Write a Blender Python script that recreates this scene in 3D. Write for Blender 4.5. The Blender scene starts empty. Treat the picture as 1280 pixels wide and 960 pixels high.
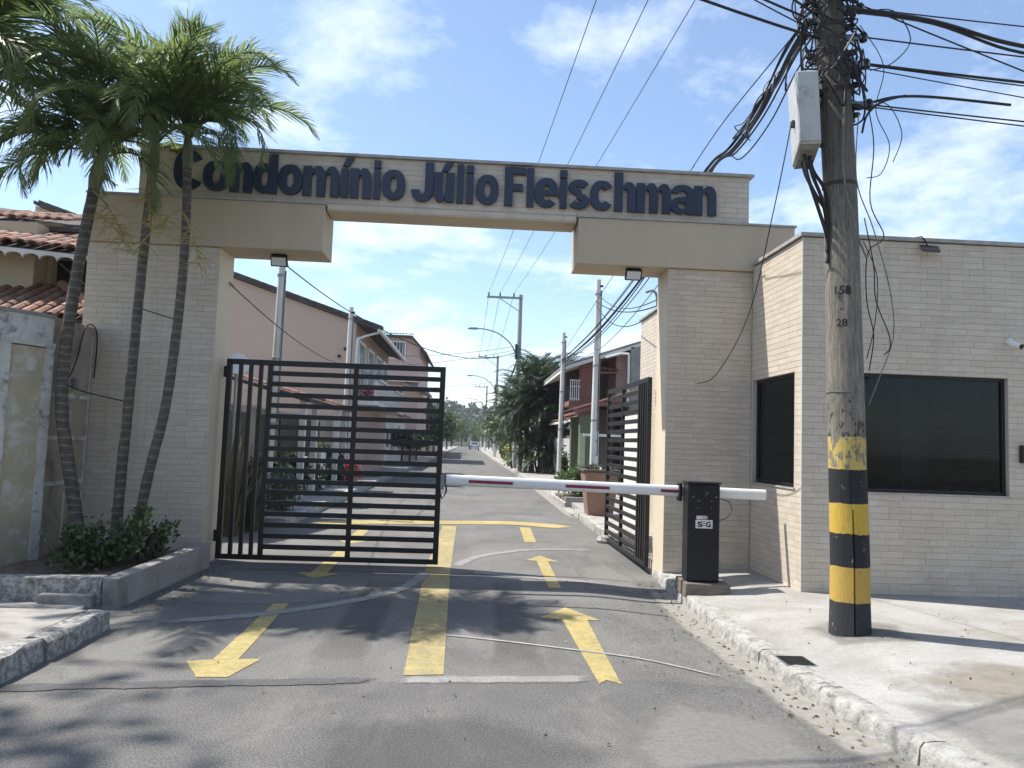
import bpy, math, random
from mathutils import Vector, Matrix, noise
R_ = math.radians
scene = bpy.context.scene
COL = scene.collection
random.seed(7)

# ------------------------------------------------------------------ camera
cam = bpy.data.cameras.new("camera"); cam_ob = bpy.data.objects.new("camera", cam); COL.objects.link(cam_ob)
cam.sensor_width = 36.0; cam.lens = 961.0/1280.0*36.0; cam.clip_start = 0.05; cam.clip_end = 4000
cam_ob.matrix_world = (Matrix.Translation((0, 0, 1.6)) @ Matrix.Rotation(-R_(2.85), 4, 'Z')
                       @ Matrix.Rotation(R_(94.35), 4, 'X') @ Matrix.Rotation(0.035, 4, 'Z'))
scene.camera = cam_ob
# ------------------------------------------------------------------ sun, sky, exposure
SUN_EL = R_(59); SUN_TO = Vector((0.945, -0.326, 0)).normalized()      # shadows fall this way
sun = bpy.data.lights.new("sun", 'SUN'); sun.energy = 5.0; sun.angle = R_(0.55); sun.color = (1.0, 0.955, 0.88)
sun_ob = bpy.data.objects.new("sun", sun); COL.objects.link(sun_ob)
sd = Vector((SUN_TO.x*math.cos(SUN_EL), SUN_TO.y*math.cos(SUN_EL), -math.sin(SUN_EL)))
sun_ob.rotation_euler = sd.to_track_quat('-Z', 'Y').to_euler(); sun_ob.location = (-20, 10, 40)
W = bpy.data.worlds.new("World"); scene.world = W; W.use_nodes = True
nt = W.node_tree; nt.nodes.clear()
N = nt.nodes.new; LK = nt.links.new
sky = N('ShaderNodeTexSky'); sky.sky_type = 'NISHITA'; sky.sun_disc = False; sky.sun_elevation = SUN_EL
sky.sun_rotation = math.atan2(-SUN_TO.x, -SUN_TO.y); sky.air_density = 1.0; sky.dust_density = 0.6; sky.ozone_density = 2.2
tc = N('ShaderNodeTexCoord'); sep = N('ShaderNodeSeparateXYZ'); LK(tc.outputs['Generated'], sep.inputs[0])
zz = N('ShaderNodeMath'); zz.operation = 'MAXIMUM'; LK(sep.outputs[2], zz.inputs[0]); zz.inputs[1].default_value = 0.0
za = N('ShaderNodeMath'); za.operation = 'ADD'; LK(zz.outputs[0], za.inputs[0]); za.inputs[1].default_value = 0.22
dv = N('ShaderNodeVectorMath'); dv.operation = 'DIVIDE'; LK(tc.outputs['Generated'], dv.inputs[0])
cb = N('ShaderNodeCombineXYZ'); [LK(za.outputs[0], cb.inputs[i]) for i in range(3)]; LK(cb.outputs[0], dv.inputs[1])
n1 = N('ShaderNodeTexNoise'); n1.inputs['Scale'].default_value = 2.3; n1.inputs['Detail'].default_value = 9; n1.inputs['Roughness'].default_value = 0.62
n1.inputs['Distortion'].default_value = 0.15
mp = N('ShaderNodeMapping'); mp.inputs['Location'].default_value = (3.1, 0.4, 0.9); mp.inputs['Scale'].default_value = (1.0, 1.0, 1.0)
LK(dv.outputs[0], mp.inputs[0]); LK(mp.outputs[0], n1.inputs['Vector'])
cr = N('ShaderNodeValToRGB'); cr.color_ramp.elements[0].position = 0.485; cr.color_ramp.elements[1].position = 0.78
cr.color_ramp.elements[0].color = (0.02, 0.02, 0.02, 1); cr.color_ramp.elements[1].color = (0.75, 0.75, 0.75, 1); LK(n1.outputs[0], cr.inputs[0])
mx = N('ShaderNodeMix'); mx.data_type = 'RGBA'; LK(cr.outputs[0], mx.inputs[0]); LK(sky.outputs[0], mx.inputs[6]); mx.inputs[7].default_value = (7.6, 7.9, 8.2, 1)
bg = N('ShaderNodeBackground'); bg.inputs['Strength'].default_value = 0.142; LK(mx.outputs[2], bg.inputs['Color'])
wo = N('ShaderNodeOutputWorld'); LK(bg.outputs[0], wo.inputs['Surface'])
scene.view_settings.view_transform = 'Standard'; scene.view_settings.look = 'None'
scene.view_settings.exposure = 0.66; scene.view_settings.gamma = 1.0; scene.view_settings.use_curve_mapping = False

# ------------------------------------------------------------------ helpers
class MB:
    def __init__(s): s.v = []; s.f = []; s.m = []; s.mi = 0
    def add(s, vs, fs):
        o = len(s.v); s.v += [tuple(v) for v in vs]; s.f += [tuple(i+o for i in f) for f in fs]; s.m += [s.mi]*len(fs); return s
    def box(s, x0, x1, y0, y1, z0, z1):
        v = [(x, y, z) for z in (z0, z1) for y in (y0, y1) for x in (x0, x1)]
        return s.add(v, [(0,2,3,1),(4,5,7,6),(0,1,5,4),(2,6,7,3),(0,4,6,2),(1,3,7,5)])
    def hexa(s, p):   # 8 points: bottom 4 ccw, top 4 ccw
        return s.add(p, [(3,2,1,0),(4,5,6,7),(0,1,5,4),(1,2,6,5),(2,3,7,6),(3,0,4,7)])
    def poly(s, pts): return s.add(pts, [tuple(range(len(pts)))])
    def prism(s, pts, d):   # planar polygon extruded by vector d
        n = len(pts); d = Vector(d); a = [Vector(p) for p in pts]
        return s.add(a+[p+d for p in a], [tuple(range(n))[::-1], tuple(range(n, 2*n))]+[(i, (i+1) % n, n+(i+1) % n, n+i) for i in range(n)])
    def bar(s, a, b, w, h=None, up=(0,0,1)):
        a, b = Vector(a), Vector(b); h = h or w; d = (b-a).normalized(); u = Vector(up)
        if abs(d.dot(u)) > .98: u = Vector((0, 1, 0))
        r = d.cross(u).normalized()*w/2; t = r.cross(d).normalized()*h/2
        return s.hexa([a-r-t, a+r-t, b+r-t, b-r-t, a-r+t, a+r+t, b+r+t, b-r+t])
    def tube(s, pts, rad, n=8, cap=True):
        pts = [Vector(p) for p in pts]; k = len(pts); rad = rad if isinstance(rad, (list, tuple)) else [rad]*k
        vs = []; pu = None
        for i, p in enumerate(pts):
            d = (pts[min(i+1, k-1)]-pts[max(i-1, 0)])
            d = d.normalized() if d.length > 1e-9 else Vector((0, 0, 1))
            u = pu if pu is not None else (Vector((1, 0, 0)) if abs(d.x) < .9 else Vector((0, 1, 0)))
            u = (u-d*u.dot(d)).normalized(); pu = u; w = d.cross(u)
            vs += [p+(u*math.cos(2*math.pi*j/n)+w*math.sin(2*math.pi*j/n))*rad[i] for j in range(n)]
        fs = [(i*n+j, i*n+(j+1) % n, (i+1)*n+(j+1) % n, (i+1)*n+j) for i in range(k-1) for j in range(n)]
        if cap: fs += [tuple(range(n))[::-1], tuple(range((k-1)*n, k*n))]
        return s.add(vs, fs)
    def lathe(s, c, prof, n=16):
        return s.tube([(c[0], c[1], c[2]+z) for r, z in prof], [r for r, z in prof], n)
    def mesh(s, name, mats, off=(0,0,0), smooth=False):
        me = bpy.data.meshes.new(name); o = Vector(off)
        me.from_pydata([tuple(Vector(v)-o) for v in s.v], [], s.f)
        for m in (mats if isinstance(mats, (list, tuple)) else [mats]): me.materials.append(m)
        if isinstance(mats, (list, tuple)): me.polygons.foreach_set('material_index', s.m)
        if smooth: me.polygons.foreach_set('use_smooth', [True]*len(s.f)); me.set_sharp_from_angle(angle=R_(40))
        me.update(); return me
    def build(s, name, mats, parent=None, loc=None, smooth=False, bevel=0):
        """vertices are world coordinates; origin goes to loc (top level) or to the parent's origin"""
        off = Vector(loc) if loc is not None else (wloc(parent) if parent else Vector((0,0,0)))
        ob = bpy.data.objects.new(name, s.mesh(name, mats, off, smooth)); COL.objects.link(ob)
        if parent: ob.parent = parent; ob.location = off-wloc(parent)
        else: ob.location = off
        if bevel:
            b = ob.modifiers.new('bevel', 'BEVEL'); b.width = bevel; b.segments = 2; b.limit_method = 'ANGLE'
        return ob
def wloc(o):
    p = Vector((0,0,0))
    while o: p += o.location; o = o.parent
    return p
def tag(o, label, cat, group=None):
    o['label'] = label; o['category'] = cat
    if group: o['group'] = group
    return o
def thing(name, loc, label, cat, group=None):
    o = bpy.data.objects.new(name, None); o.empty_display_size = .2; COL.objects.link(o); o.location = loc
    return tag(o, label, cat, group)
def struct(o): o['kind'] = 'structure'; return o
def stuff(o): o['kind'] = 'stuff'; return o
def link_copy(name, me, parent, loc, rot=None, scale=None):
    o = bpy.data.objects.new(name, me); COL.objects.link(o); o.parent = parent; o.location = loc
    if rot is not None: o.rotation_euler = rot
    if scale is not None: o.scale = scale
    return o
def sstep(a, b, x): t = min(1, max(0, (x-a)/(b-a))); return t*t*(3-2*t)

# ------------------------------------------------------------------ materials
def nodes(name):
    m = bpy.data.materials.new(name); m.use_nodes = True; t = m.node_tree
    return m, t, t.nodes['Principled BSDF']
def noise_node(t, scale, detail=4, rough=.6, stretch=None, coord='pos', dist=0):
    n = t.nodes.new('ShaderNodeTexNoise'); n.inputs['Scale'].default_value = scale; n.inputs['Detail'].default_value = detail
    n.inputs['Roughness'].default_value = rough; n.inputs['Distortion'].default_value = dist
    if coord == 'pos': g = t.nodes.new('ShaderNodeNewGeometry'); src = g.outputs['Position']
    else: g = t.nodes.new('ShaderNodeTexCoord'); src = g.outputs['Object']
    if stretch:
        mp = t.nodes.new('ShaderNodeMapping'); mp.inputs['Scale'].default_value = stretch; t.links.new(src, mp.inputs[0]); src = mp.outputs[0]
    t.links.new(src, n.inputs['Vector']); return n.outputs[0]
def ramp(t, fac, stops, interp='LINEAR'):
    r = t.nodes.new('ShaderNodeValToRGB'); e = r.color_ramp.elements; r.color_ramp.interpolation = interp
    while len(e) < len(stops): e.new(.5)
    for i, (p, c) in enumerate(stops):
        e[i].position = p; e[i].color = (c, c, c, 1) if isinstance(c, (int, float)) else (*c, 1)
    t.links.new(fac, r.inputs[0]); return r.outputs[0]
def mixc(t, fac, a, b, mode='MIX'):
    m = t.nodes.new('ShaderNodeMix'); m.data_type = 'RGBA'; m.blend_type = mode
    for k, x in ((0, fac), (6, a), (7, b)):
        if isinstance(x, (int, float)): m.inputs[k].default_value = x if k == 0 else (x, x, x, 1)
        elif isinstance(x, tuple): m.inputs[k].default_value = (*x, 1)
        else: t.links.new(x, m.inputs[k])
    return m.outputs[2]
def mathn(t, op, a, b):
    m = t.nodes.new('ShaderNodeMath'); m.operation = op
    for k, x in ((0, a), (1, b)):
        if isinstance(x, (int, float)): m.inputs[k].default_value = x
        else: t.links.new(x, m.inputs[k])
    return m.outputs[0]
def bump(t, b, h, strength=.3, dist=.01):
    n = t.nodes.new('ShaderNodeBump'); n.inputs['Strength'].default_value = strength; n.inputs['Distance'].default_value = dist
    t.links.new(h, n.inputs['Height']); t.links.new(n.outputs[0], b.inputs['Normal'])
def pm(name, c1, c2=None, scale=6, rough=.8, bs=0, bscale=60, bd=.004, stretch=None, lo=.35, hi=.65, metal=0, spec=.5, dirt=None, dscale=2, rand=0):
    m, t, b = nodes(name); c2 = c2 or tuple(x*.8 for x in c1)
    col = ramp(t, noise_node(t, scale, 5, .65, stretch), [(lo, c2), (hi, c1)])
    if dirt:
        d = ramp(t, noise_node(t, dscale, 8, .7, dist=.5), [(.52, 0.), (.66, 1.)]); col = mixc(t, d, col, dirt)
    if rand:
        oi = t.nodes.new('ShaderNodeObjectInfo'); g = t.nodes.new('ShaderNodeNewGeometry')
        r = mathn(t, 'FRACT', mathn(t, 'ADD', oi.outputs['Random'], g.outputs['Random Per Island']), 0)
        col = mixc(t, 1.0, col, ramp(t, r, [(0, 1-rand), (1, 1+0.0)]), 'MULTIPLY')
    t.links.new(col, b.inputs['Base Color']); b.inputs['Roughness'].default_value = rough; b.inputs['Metallic'].default_value = metal
    b.inputs['Specular IOR Level'].default_value = spec
    if bs: bump(t, b, noise_node(t, bscale, 6, .7), bs, bd)
    return m

def m_asphalt(name, dark, light, pebble=.5):
    m, t, b = nodes(name)
    base = ramp(t, noise_node(t, .7, 8, .65, dist=.5), [(.33, dark), (.66, light)])
    sp = noise_node(t, 88, 4, .85); fine = ramp(t, sp, [(.36, .30), (.48, .85), (.58, 1.25), (.68, 2.2)])
    col = mixc(t, 1.0, base, fine, 'MULTIPLY')
    st = ramp(t, noise_node(t, 1.6, 10, .78, (1.0, .45, 1), dist=.6), [(.50, 0.), (.74, .6)]); col = mixc(t, st, col, mixc(t, .5, (.33, .31, .275), col, 'MIX'))
    oil = ramp(t, noise_node(t, 2.6, 6, .65), [(.60, 0.), (.75, .45)]); col = mixc(t, oil, col, (.065, .065, .065))
    crk = t.nodes.new('ShaderNodeTexVoronoi'); crk.feature = 'DISTANCE_TO_EDGE'; crk.inputs['Scale'].default_value = .9
    g = t.nodes.new('ShaderNodeNewGeometry'); va = t.nodes.new('ShaderNodeVectorMath'); va.operation = 'ADD'
    nz = t.nodes.new('ShaderNodeTexNoise'); nz.inputs['Scale'].default_value = 2.2; nz.inputs['Detail'].default_value = 8; t.links.new(g.outputs['Position'], nz.inputs['Vector'])
    t.links.new(g.outputs['Position'], va.inputs[0]); t.links.new(nz.outputs['Color'], va.inputs[1]); t.links.new(va.outputs[0], crk.inputs['Vector'])
    cm = mathn(t, 'MULTIPLY', ramp(t, crk.outputs['Distance'], [(0, 1.), (.006, .7), (.012, 0.)]), ramp(t, noise_node(t, .5, 3), [(.56, 0.), (.68, .45)]))
    col = mixc(t, cm, col, (.06, .058, .055))
    t.links.new(col, b.inputs['Base Color']); b.inputs['Roughness'].default_value = .92; b.inputs['Specular IOR Level'].default_value = .25
    bump(t, b, sp, .3, .005); return m
M = {}
M['asphalt'] = m_asphalt('asphalt', (.118, .115, .108), (.175, .169, .157))
M['asphalt_front'] = m_asphalt('asphalt_front', (.102, .100, .097), (.146, .142, .135))
M['tar'] = pm('tar', (.095, .094, .092), (.062, .062, .062), 20, .85, .4, 80)
M['soil'] = pm('soil', (.17, .13, .10), (.10, .08, .06), 9, .95, .8, 40, .02)
M['earth'] = pm('earth', (.22, .20, .15), (.12, .13, .07), .3, .95)
def m_concrete():
    m, t, b = nodes('concrete')
    col = ramp(t, noise_node(t, 1.5, 6, .65, dist=.3), [(.32, (.29, .281, .262)), (.66, (.375, .366, .343))])
    col = mixc(t, ramp(t, noise_node(t, .75, 8, .7, dist=.6), [(.47, 0.), (.64, .85)]), col, (.235, .213, .182))
    col = mixc(t, 1., col, ramp(t, noise_node(t, 55, 4, .75), [(.3, .78), (.65, 1.08)]), 'MULTIPLY')
    col = mixc(t, ramp(t, noise_node(t, 7, 8, .75, dist=1.0), [(.57, 0.), (.68, .6)]), col, (.18, .165, .14))
    t.links.new(col, b.inputs['Base Color']); b.inputs['Roughness'].default_value = .88; bump(t, b, noise_node(t, 30, 7, .75), .4, .008); return m
M['concrete'] = m_concrete()
M['slab'] = pm('slab', (.33, .31, .285), (.24, .225, .205), 2.5, .9, .5, 35, .008, dirt=(.16, .15, .14), dscale=2)
M['kerb_white'] = pm('kerb_white', (.44, .427, .398), (.27, .257, .232), 11, .85, 1., 26, .02, dirt=(.13, .12, .105), dscale=8)
M['kerb_dirty'] = pm('kerb_dirty', (.44, .43, .405), (.20, .19, .175), 22, .9, 1.0, 24, .02, lo=.42, hi=.60, dirt=(.11, .105, .095), dscale=13)
M['old_wall'] = pm('old_wall', (.43, .375, .255), (.36, .315, .22), 3, .9, .3, 30, .004, dirt=(.54, .53, .50), dscale=2.6)
M['old_white'] = pm('old_white', (.58, .57, .535), (.43, .415, .375), 5, .9, .5, 25, .008, dirt=(.14, .135, .125), dscale=4)
M['panel'] = pm('panel', (.37, .32, .25), (.30, .262, .208), 3, .9, .3, 60, .003, dirt=(.19, .165, .13), dscale=2)
M['cream'] = pm('cream', (.62, .535, .40), (.57, .49, .365), 1.5, .7, .12, 90, .002)
M['taupe'] = pm('taupe', (.475, .40, .298), (.43, .36, .265), 1.4, .75, .12, 60, .003, (1.5, 1.5, .3))
M['coping'] = pm('coping', (.42, .40, .37), (.30, .285, .26), 7, .6)
M['grout'] = pm('grout', (.43, .395, .345), (.38, .35, .305), 9, .9)
def m_tile():
    m, t, b = nodes('tile')
    grain = noise_node(t, 5.0, 6, .65, (1, 1, 7))
    col = ramp(t, grain, [(.3, (.525, .455, .368)), (.5, (.580, .508, .416)), (.7, (.625, .558, .466))])
    oi = t.nodes.new('ShaderNodeObjectInfo'); g = t.nodes.new('ShaderNodeNewGeometry')
    r = mathn(t, 'FRACT', mathn(t, 'ADD', oi.outputs['Random'], g.outputs['Random Per Island']), 0)
    col = mixc(t, 1.0, col, ramp(t, r, [(0, (.90, .893, .88)), (.5, (.96, .957, .95)), (1, (1, 1, 1))]), 'MULTIPLY')
    stn = ramp(t, noise_node(t, 2.4, 8, .7, (2.2, 2.2, .22), dist=.3), [(.50, 0.), (.72, .30)]); col = mixc(t, stn, col, (.33, .29, .235))
    t.links.new(col, b.inputs['Base Color']); b.inputs['Roughness'].default_value = .5; b.inputs['Specular IOR Level'].default_value = .4
    bump(t, b, grain, .2, .003); return m
M['tile'] = m_tile()
M['letter'] = pm('letter', (.022, .034, .062), (.017, .027, .05), 4, .38)
M['black_steel'] = pm('black_steel', (.013, .0125, .012), (.009, .0085, .0085), 14, .5, .1, 60, .001)
M['cabinet'] = pm('cabinet', (.007, .0085, .013), (.005, .006, .010), 5, .42, spec=.35)
M['black'] = pm('black', (.012, .012, .013), (.008, .008, .009), 8, .5)
M['cable'] = pm('cable', (.012, .012, .014), (.008, .008, .008), 8, .6)
M['wire_grey'] = pm('wire_grey', (.22, .21, .19), (.12, .115, .11), 8, .6)
M['white_paint'] = pm('white_paint', (.74, .74, .73), (.66, .66, .65), 3, .4)
M['white_plaster'] = pm('white_plaster', (.66, .65, .61), (.56, .545, .51), 2, .8, .1, 60, .002)
M['red_band'] = pm('red_band', (.25, .02, .05), (.20, .015, .04), 8, .4)
M['wood'] = pm('wood', (.19, .155, .12), (.11, .09, .072), 6, .7, .3, 40, .003, (1, 9, 9))
M['orange_wood'] = pm('orange_wood', (.42, .22, .09), (.30, .15, .06), 5, .7, stretch=(8, 8, 1))
M['grey_box'] = pm('grey_box', (.50, .505, .49), (.42, .42, .40), 4, .5, dirt=(.33, .32, .29), dscale=5)
M['galv'] = pm('galv', (.32, .33, .34), (.24, .25, .26), 8, .5, metal=.6)
M['pole_concrete'] = pm('pole_concrete', (.36, .355, .34), (.28, .275, .26), 3, .9)
M['pink_wall'] = pm('pink_wall', (.52, .395, .325), (.475, .36, .295), .5, .85, .1, 20, .003)
M['pink2'] = pm('pink2', (.54, .42, .36), (.49, .38, .325), .5, .85)
M['red_wall'] = pm('red_wall', (.23, .10, .078), (.19, .08, .062), 1, .85)
M['salmon'] = pm('salmon', (.46, .31, .25), (.42, .28, .225), 1, .85)
M['terra_shaded'] = pm('terra_shaded', (.16, .055, .04), (.09, .035, .028), 7, .8, rand=.3)  # darker copy of terracotta with the backlit shade put into the colour
M['green_wall'] = pm('green_wall', (.115, .13, .08), (.09, .105, .065), 1, .85)
M['lime_wall'] = pm('lime_wall', (.36, .38, .27), (.32, .34, .235), 1, .85)
M['beige_house'] = pm('beige_house', (.50, .42, .29), (.44, .37, .26), 1.5, .9)
M['terracotta'] = pm('terracotta', (.34, .165, .11), (.19, .09, .062), 7, .8, .3, 40, .004, dirt=(.40, .30, .22), dscale=4, rand=.4)
M['roof_dark'] = pm('roof_dark', (.10, .085, .08), (.06, .05, .05), 4, .85)
M['roof_grey'] = pm('roof_grey', (.34, .33, .31), (.24, .23, .22), 2, .85)
M['rafter'] = pm('rafter', (.07, .05, .04), (.045, .035, .03), 4, .8)
M['pot'] = pm('pot', (.27, .165, .125), (.21, .13, .10), 3, .8, .2, 30, .004, dirt=(.24, .15, .12), dscale=3)
M['flower'] = pm('flower', (.62, .035, .02), (.45, .02, .02), 9, .6)
M['floral'] = pm('floral', (.34, .27, .08), (.22, .20, .06), 9, .7)
M['sticker'] = pm('sticker', (.62, .62, .60), (.55, .55, .53), 20, .5)
M['lens'] = pm('lens', (.62, .64, .64), (.56, .58, .58), 9, .2)
M['hill'] = pm('hill', (.09, .115, .06), (.05, .07, .035), .06, .95)
M['silver'] = pm('silver', (.42, .43, .44), (.38, .39, .40), 2, .3, metal=.5)
M['car_dark'] = pm('car_dark', (.03, .032, .036), (.02, .02, .022), 2, .25)
M['rubber'] = pm('rubber', (.015, .015, .015), (.01, .01, .01), 9, .8)
M['lamp_red'] = pm('lamp_red', (.35, .02, .015), (.3, .02, .01), 9, .3)
M['plastic_blue'] = pm('plastic_blue', (.06, .09, .16), (.05, .07, .13), 9, .4)
def m_leaf(name, a, c, trans=.25, rough=.45):
    m, t, b = nodes(name)
    oi = t.nodes.new('ShaderNodeObjectInfo'); g = t.nodes.new('ShaderNodeNewGeometry')
    r = mathn(t, 'FRACT', mathn(t, 'ADD', oi.outputs['Random'], g.outputs['Random Per Island']), 0)
    col = ramp(t, r, [(0, c), (1, a)])
    t.links.new(col, b.inputs['Base Color']); b.inputs['Roughness'].default_value = rough
    tr = t.nodes.new('ShaderNodeBsdfTranslucent'); t.links.new(mixc(t, .5, col, tuple(min(1, x*2.0) for x in a)), tr.inputs[0])
    ms = t.nodes.new('ShaderNodeMixShader'); ms.inputs[0].default_value = trans
    t.links.new(b.outputs[0], ms.inputs[1]); t.links.new(tr.outputs[0], ms.inputs[2])
    t.links.new(ms.outputs[0], t.nodes['Material Output'].inputs[0]); return m
M['palm_leaf'] = m_leaf('palm_leaf', (.15, .195, .065), (.065, .10, .04), .52)
M['palm_dark'] = m_leaf('palm_dark', (.05, .078, .034), (.020, .036, .020), .2)
M['leaf_dark'] = m_leaf('leaf_dark', (.040, .065, .028), (.018, .032, .016), .15)
M['leaf_shrub'] = m_leaf('leaf_shrub', (.075, .11, .038), (.03, .05, .02), .2)
M['leaf_mid'] = m_leaf('leaf_mid', (.10, .145, .045), (.045, .08, .028), .25)
M['leaf_bright'] = m_leaf('leaf_bright', (.22, .24, .05), (.09, .13, .03), .3)
M['leaf_grey'] = m_leaf('leaf_grey', (.11, .13, .085), (.06, .075, .05), .2)
M['leaf_red'] = m_leaf('leaf_red', (.42, .03, .018), (.20, .02, .012), .12)
M['leaf_brown'] = m_leaf('leaf_brown', (.15, .125, .065), (.06, .058, .03), .2)
M['grass'] = m_leaf('grass', (.12, .20, .04), (.07, .12, .03), .25)
def m_paint(name, c, wear_lo=.42, wear_hi=.62, under=(.15, .145, .135), amt=.8):
    m, t, b = nodes(name)
    w = ramp(t, noise_node(t, 10, 12, .82), [(wear_lo, 0.), (wear_hi, amt)])
    f = ramp(t, noise_node(t, 88, 4, .85), [(.34, .6), (.5, .95), (.68, 1.1)])
    col = mixc(t, w, c, under); big = ramp(t, noise_node(t, 1.3, 6, .7), [(.3, .72), (.7, 1.05)])
    col = mixc(t, 1.0, mixc(t, 1.0, col, f, 'MULTIPLY'), big, 'MULTIPLY')
    t.links.new(col, b.inputs['Base Color']); b.inputs['Roughness'].default_value = .85
    bump(t, b, noise_node(t, 88, 4, .85), .45, .005); return m
M['yellow_paint'] = m_paint('yellow_paint', (.46, .365, .135), .46, .72)
M['yellow_faded'] = m_paint('yellow_faded', (.43, .345, .145), .43, .70, amt=.85)
M['white_line'] = m_paint('white_line', (.50, .49, .47), .46, .70)
M['scratch'] = m_paint('scratch', (.33, .32, .30), .50, .80)
def m_glass(name, c=(.003, .0035, .004), rough=.05, spec=.14):
    m, t, b = nodes(name); b.inputs['Base Color'].default_value = (*c, 1); b.inputs['Roughness'].default_value = rough
    b.inputs['Specular IOR Level'].default_value = spec; return m
def m_tint():
    m, t, b = nodes('tint'); o = t.nodes['Material Output']
    tr = t.nodes.new('ShaderNodeBsdfTransparent'); tr.inputs[0].default_value = (.50, .52, .54, 1)
    gl_ = t.nodes.new('ShaderNodeBsdfGlossy'); gl_.inputs['Roughness'].default_value = .03; gl_.inputs[0].default_value = (.8, .85, .9, 1)
    fr = t.nodes.new('ShaderNodeFresnel'); fr.inputs[0].default_value = 1.32; ms = t.nodes.new('ShaderNodeMixShader')
    t.links.new(fr.outputs[0], ms.inputs[0]); t.links.new(tr.outputs[0], ms.inputs[1]); t.links.new(gl_.outputs[0], ms.inputs[2]); t.links.new(ms.outputs[0], o.inputs[0]); return m
M['tint'] = m_tint()
M['glass'] = m_glass('glass', (.03, .045, .05), .05, .6)
def m_trunk():
    m, t, b = nodes('palm_trunk')
    sp = t.nodes.new('ShaderNodeSeparateXYZ'); g = t.nodes.new('ShaderNodeNewGeometry'); t.links.new(g.outputs['Position'], sp.inputs[0])
    ww = mathn(t, 'FRACT', mathn(t, 'MULTIPLY', mathn(t, 'ADD', sp.outputs[2], mathn(t, 'MULTIPLY', noise_node(t, 5, 3), .12)), 11), 0)
    col = mixc(t, ramp(t, ww, [(0, 1.), (.16, .15), (.5, 0.), (.95, .1), (1, 1.)]), (.085, .075, .062), (.21, .195, .165))
    col = mixc(t, 1., col, ramp(t, noise_node(t, 9, 6, .7), [(.3, .55), (.7, 1.3)]), 'MULTIPLY')
    t.links.new(col, b.inputs['Base Color']); b.inputs['Roughness'].default_value = .9; bump(t, b, noise_node(t, 30, 6), .5, .01); return m
M['palm_trunk'] = m_trunk()
M['crownshaft'] = pm('crownshaft', (.20, .21, .11), (.11, .12, .06), 5, .6, stretch=(6, 6, 1))
M['bark'] = pm('bark', (.10, .075, .055), (.055, .042, .032), 8, .9, .6, 20, .02)
def m_pole():
    m, t, b = nodes('pole_wood')
    g = t.nodes.new('ShaderNodeNewGeometry'); sp = t.nodes.new('ShaderNodeSeparateXYZ'); t.links.new(g.outputs['Position'], sp.inputs[0])
    z = sp.outputs[2]
    fib = noise_node(t, 9, 8, .75, (7, 7, .45)); fine = noise_node(t, 40, 6, .75, (4, 4, .25))
    wood = ramp(t, fib, [(.28, (.080, .070, .056)), (.5, (.225, .200, .162)), (.72, (.41, .375, .31))])
    crk = ramp(t, fine, [(.36, .30), (.46, 1.)]); wood = mixc(t, 1., wood, crk, 'MULTIPLY')
    hi = ramp(t, mathn(t, 'DIVIDE', z, 10.), [(.33, 1.), (.5, .42)]); wood = mixc(t, 1., wood, hi, 'MULTIPLY')
    zn = mathn(t, 'ADD', z, mathn(t, 'MULTIPLY', mathn(t, 'SUBTRACT', noise_node(t, 9, 4), .5), .035))
    K = (.014, .015, .019); Yw = (.62, .41, .06); Y2 = (.55, .36, .075)
    band = ramp(t, mathn(t, 'DIVIDE', zn, 3.), [(0, (.03, .031, .034)), (.395/3, Y2), (.67/3, K), (.945/3, Yw), (1.195/3, K), (1.47/3, (.60, .45, .12)), (1.74/3, (.05, .048, .045))], 'CONSTANT')
    band = mixc(t, 1., band, ramp(t, fine, [(.33, .25), (.42, 1.)]), 'MULTIPLY')
    # the paint thins out upwards: full below 1.45 m, flaking to 1.74 m, traces of black to 2.2 m
    keep = ramp(t, mathn(t, 'DIVIDE', z, 3.), [(0, 0.62), (1.46/3, .66), (1.49/3, .52), (1.74/3, .52), (1.78/3, .47), (2.2/3, .36), (2.35/3, 0.)])
    flk = noise_node(t, 14, 9, .72, (1.6, 1.6, .8))
    mask = mathn(t, 'GREATER_THAN', keep, flk); col = mixc(t, mask, wood, band)
    chip = ramp(t, noise_node(t, 26, 6, .7, (1, 1, .5)), [(.665, 0.), (.685, .9)]); col = mixc(t, chip, col, (.45, .44, .42))
    t.links.new(col, b.inputs['Base Color']); b.inputs['Roughness'].default_value = .8
    hh = mathn(t, 'ADD', fib, mathn(t, 'MULTIPLY', fine, .8)); bump(t, b, hh, .75, .02); return m
M['pole_wood'] = m_pole()

# ================================================================== SETTING
def zroad(x, y): return -.06*sstep(1.2, 2.25, x)*(1-sstep(9.5, 12.5, y))
def grid(xs, ys, fz, mb=None):
    mb = mb or MB(); n = len(xs)
    mb.add([(x, y, fz(x, y)) for y in ys for x in xs], [(j*n+i, j*n+i+1, (j+1)*n+i+1, (j+1)*n+i) for j in range(len(ys)-1) for i in range(n-1)])
    return mb
def lin(a, b, n): return [a+(b-a)*i/(n-1) for i in range(n)]
struct(grid(lin(-1500, 1500, 5), lin(-1500, 1500, 5), lambda x, y: -.14).build('ground', M['earth']))
KR = [(2.40, 9.95), (2.35, 9.19), (2.31, 8.1), (2.27, 7.1), (2.28, 6.3), (2.31, 5.71), (2.33, 5.34), (2.37, 4.85), (2.42, 4.46), (2.47, 4.15), (2.51, 3.86), (2.68, 3.1), (3.0, 2.35), (3.6, 1.6), (4.6, 1.1), (6.5, .9), (10, .8)]
def resample(pl, step):
    out = [Vector((*pl[0], 0))]; 
    for a, b in zip(pl, pl[1:]):
        a, b = Vector((*a, 0)), Vector((*b, 0)); n = max(1, round((b-a).length/step))
        out += [a.lerp(b, (i+1)/n) for i in range(n)]
    return out
seamY = lambda x: 5.30+.09*x-.012*x*x if x < 1 else 5.36+.02*x
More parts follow.
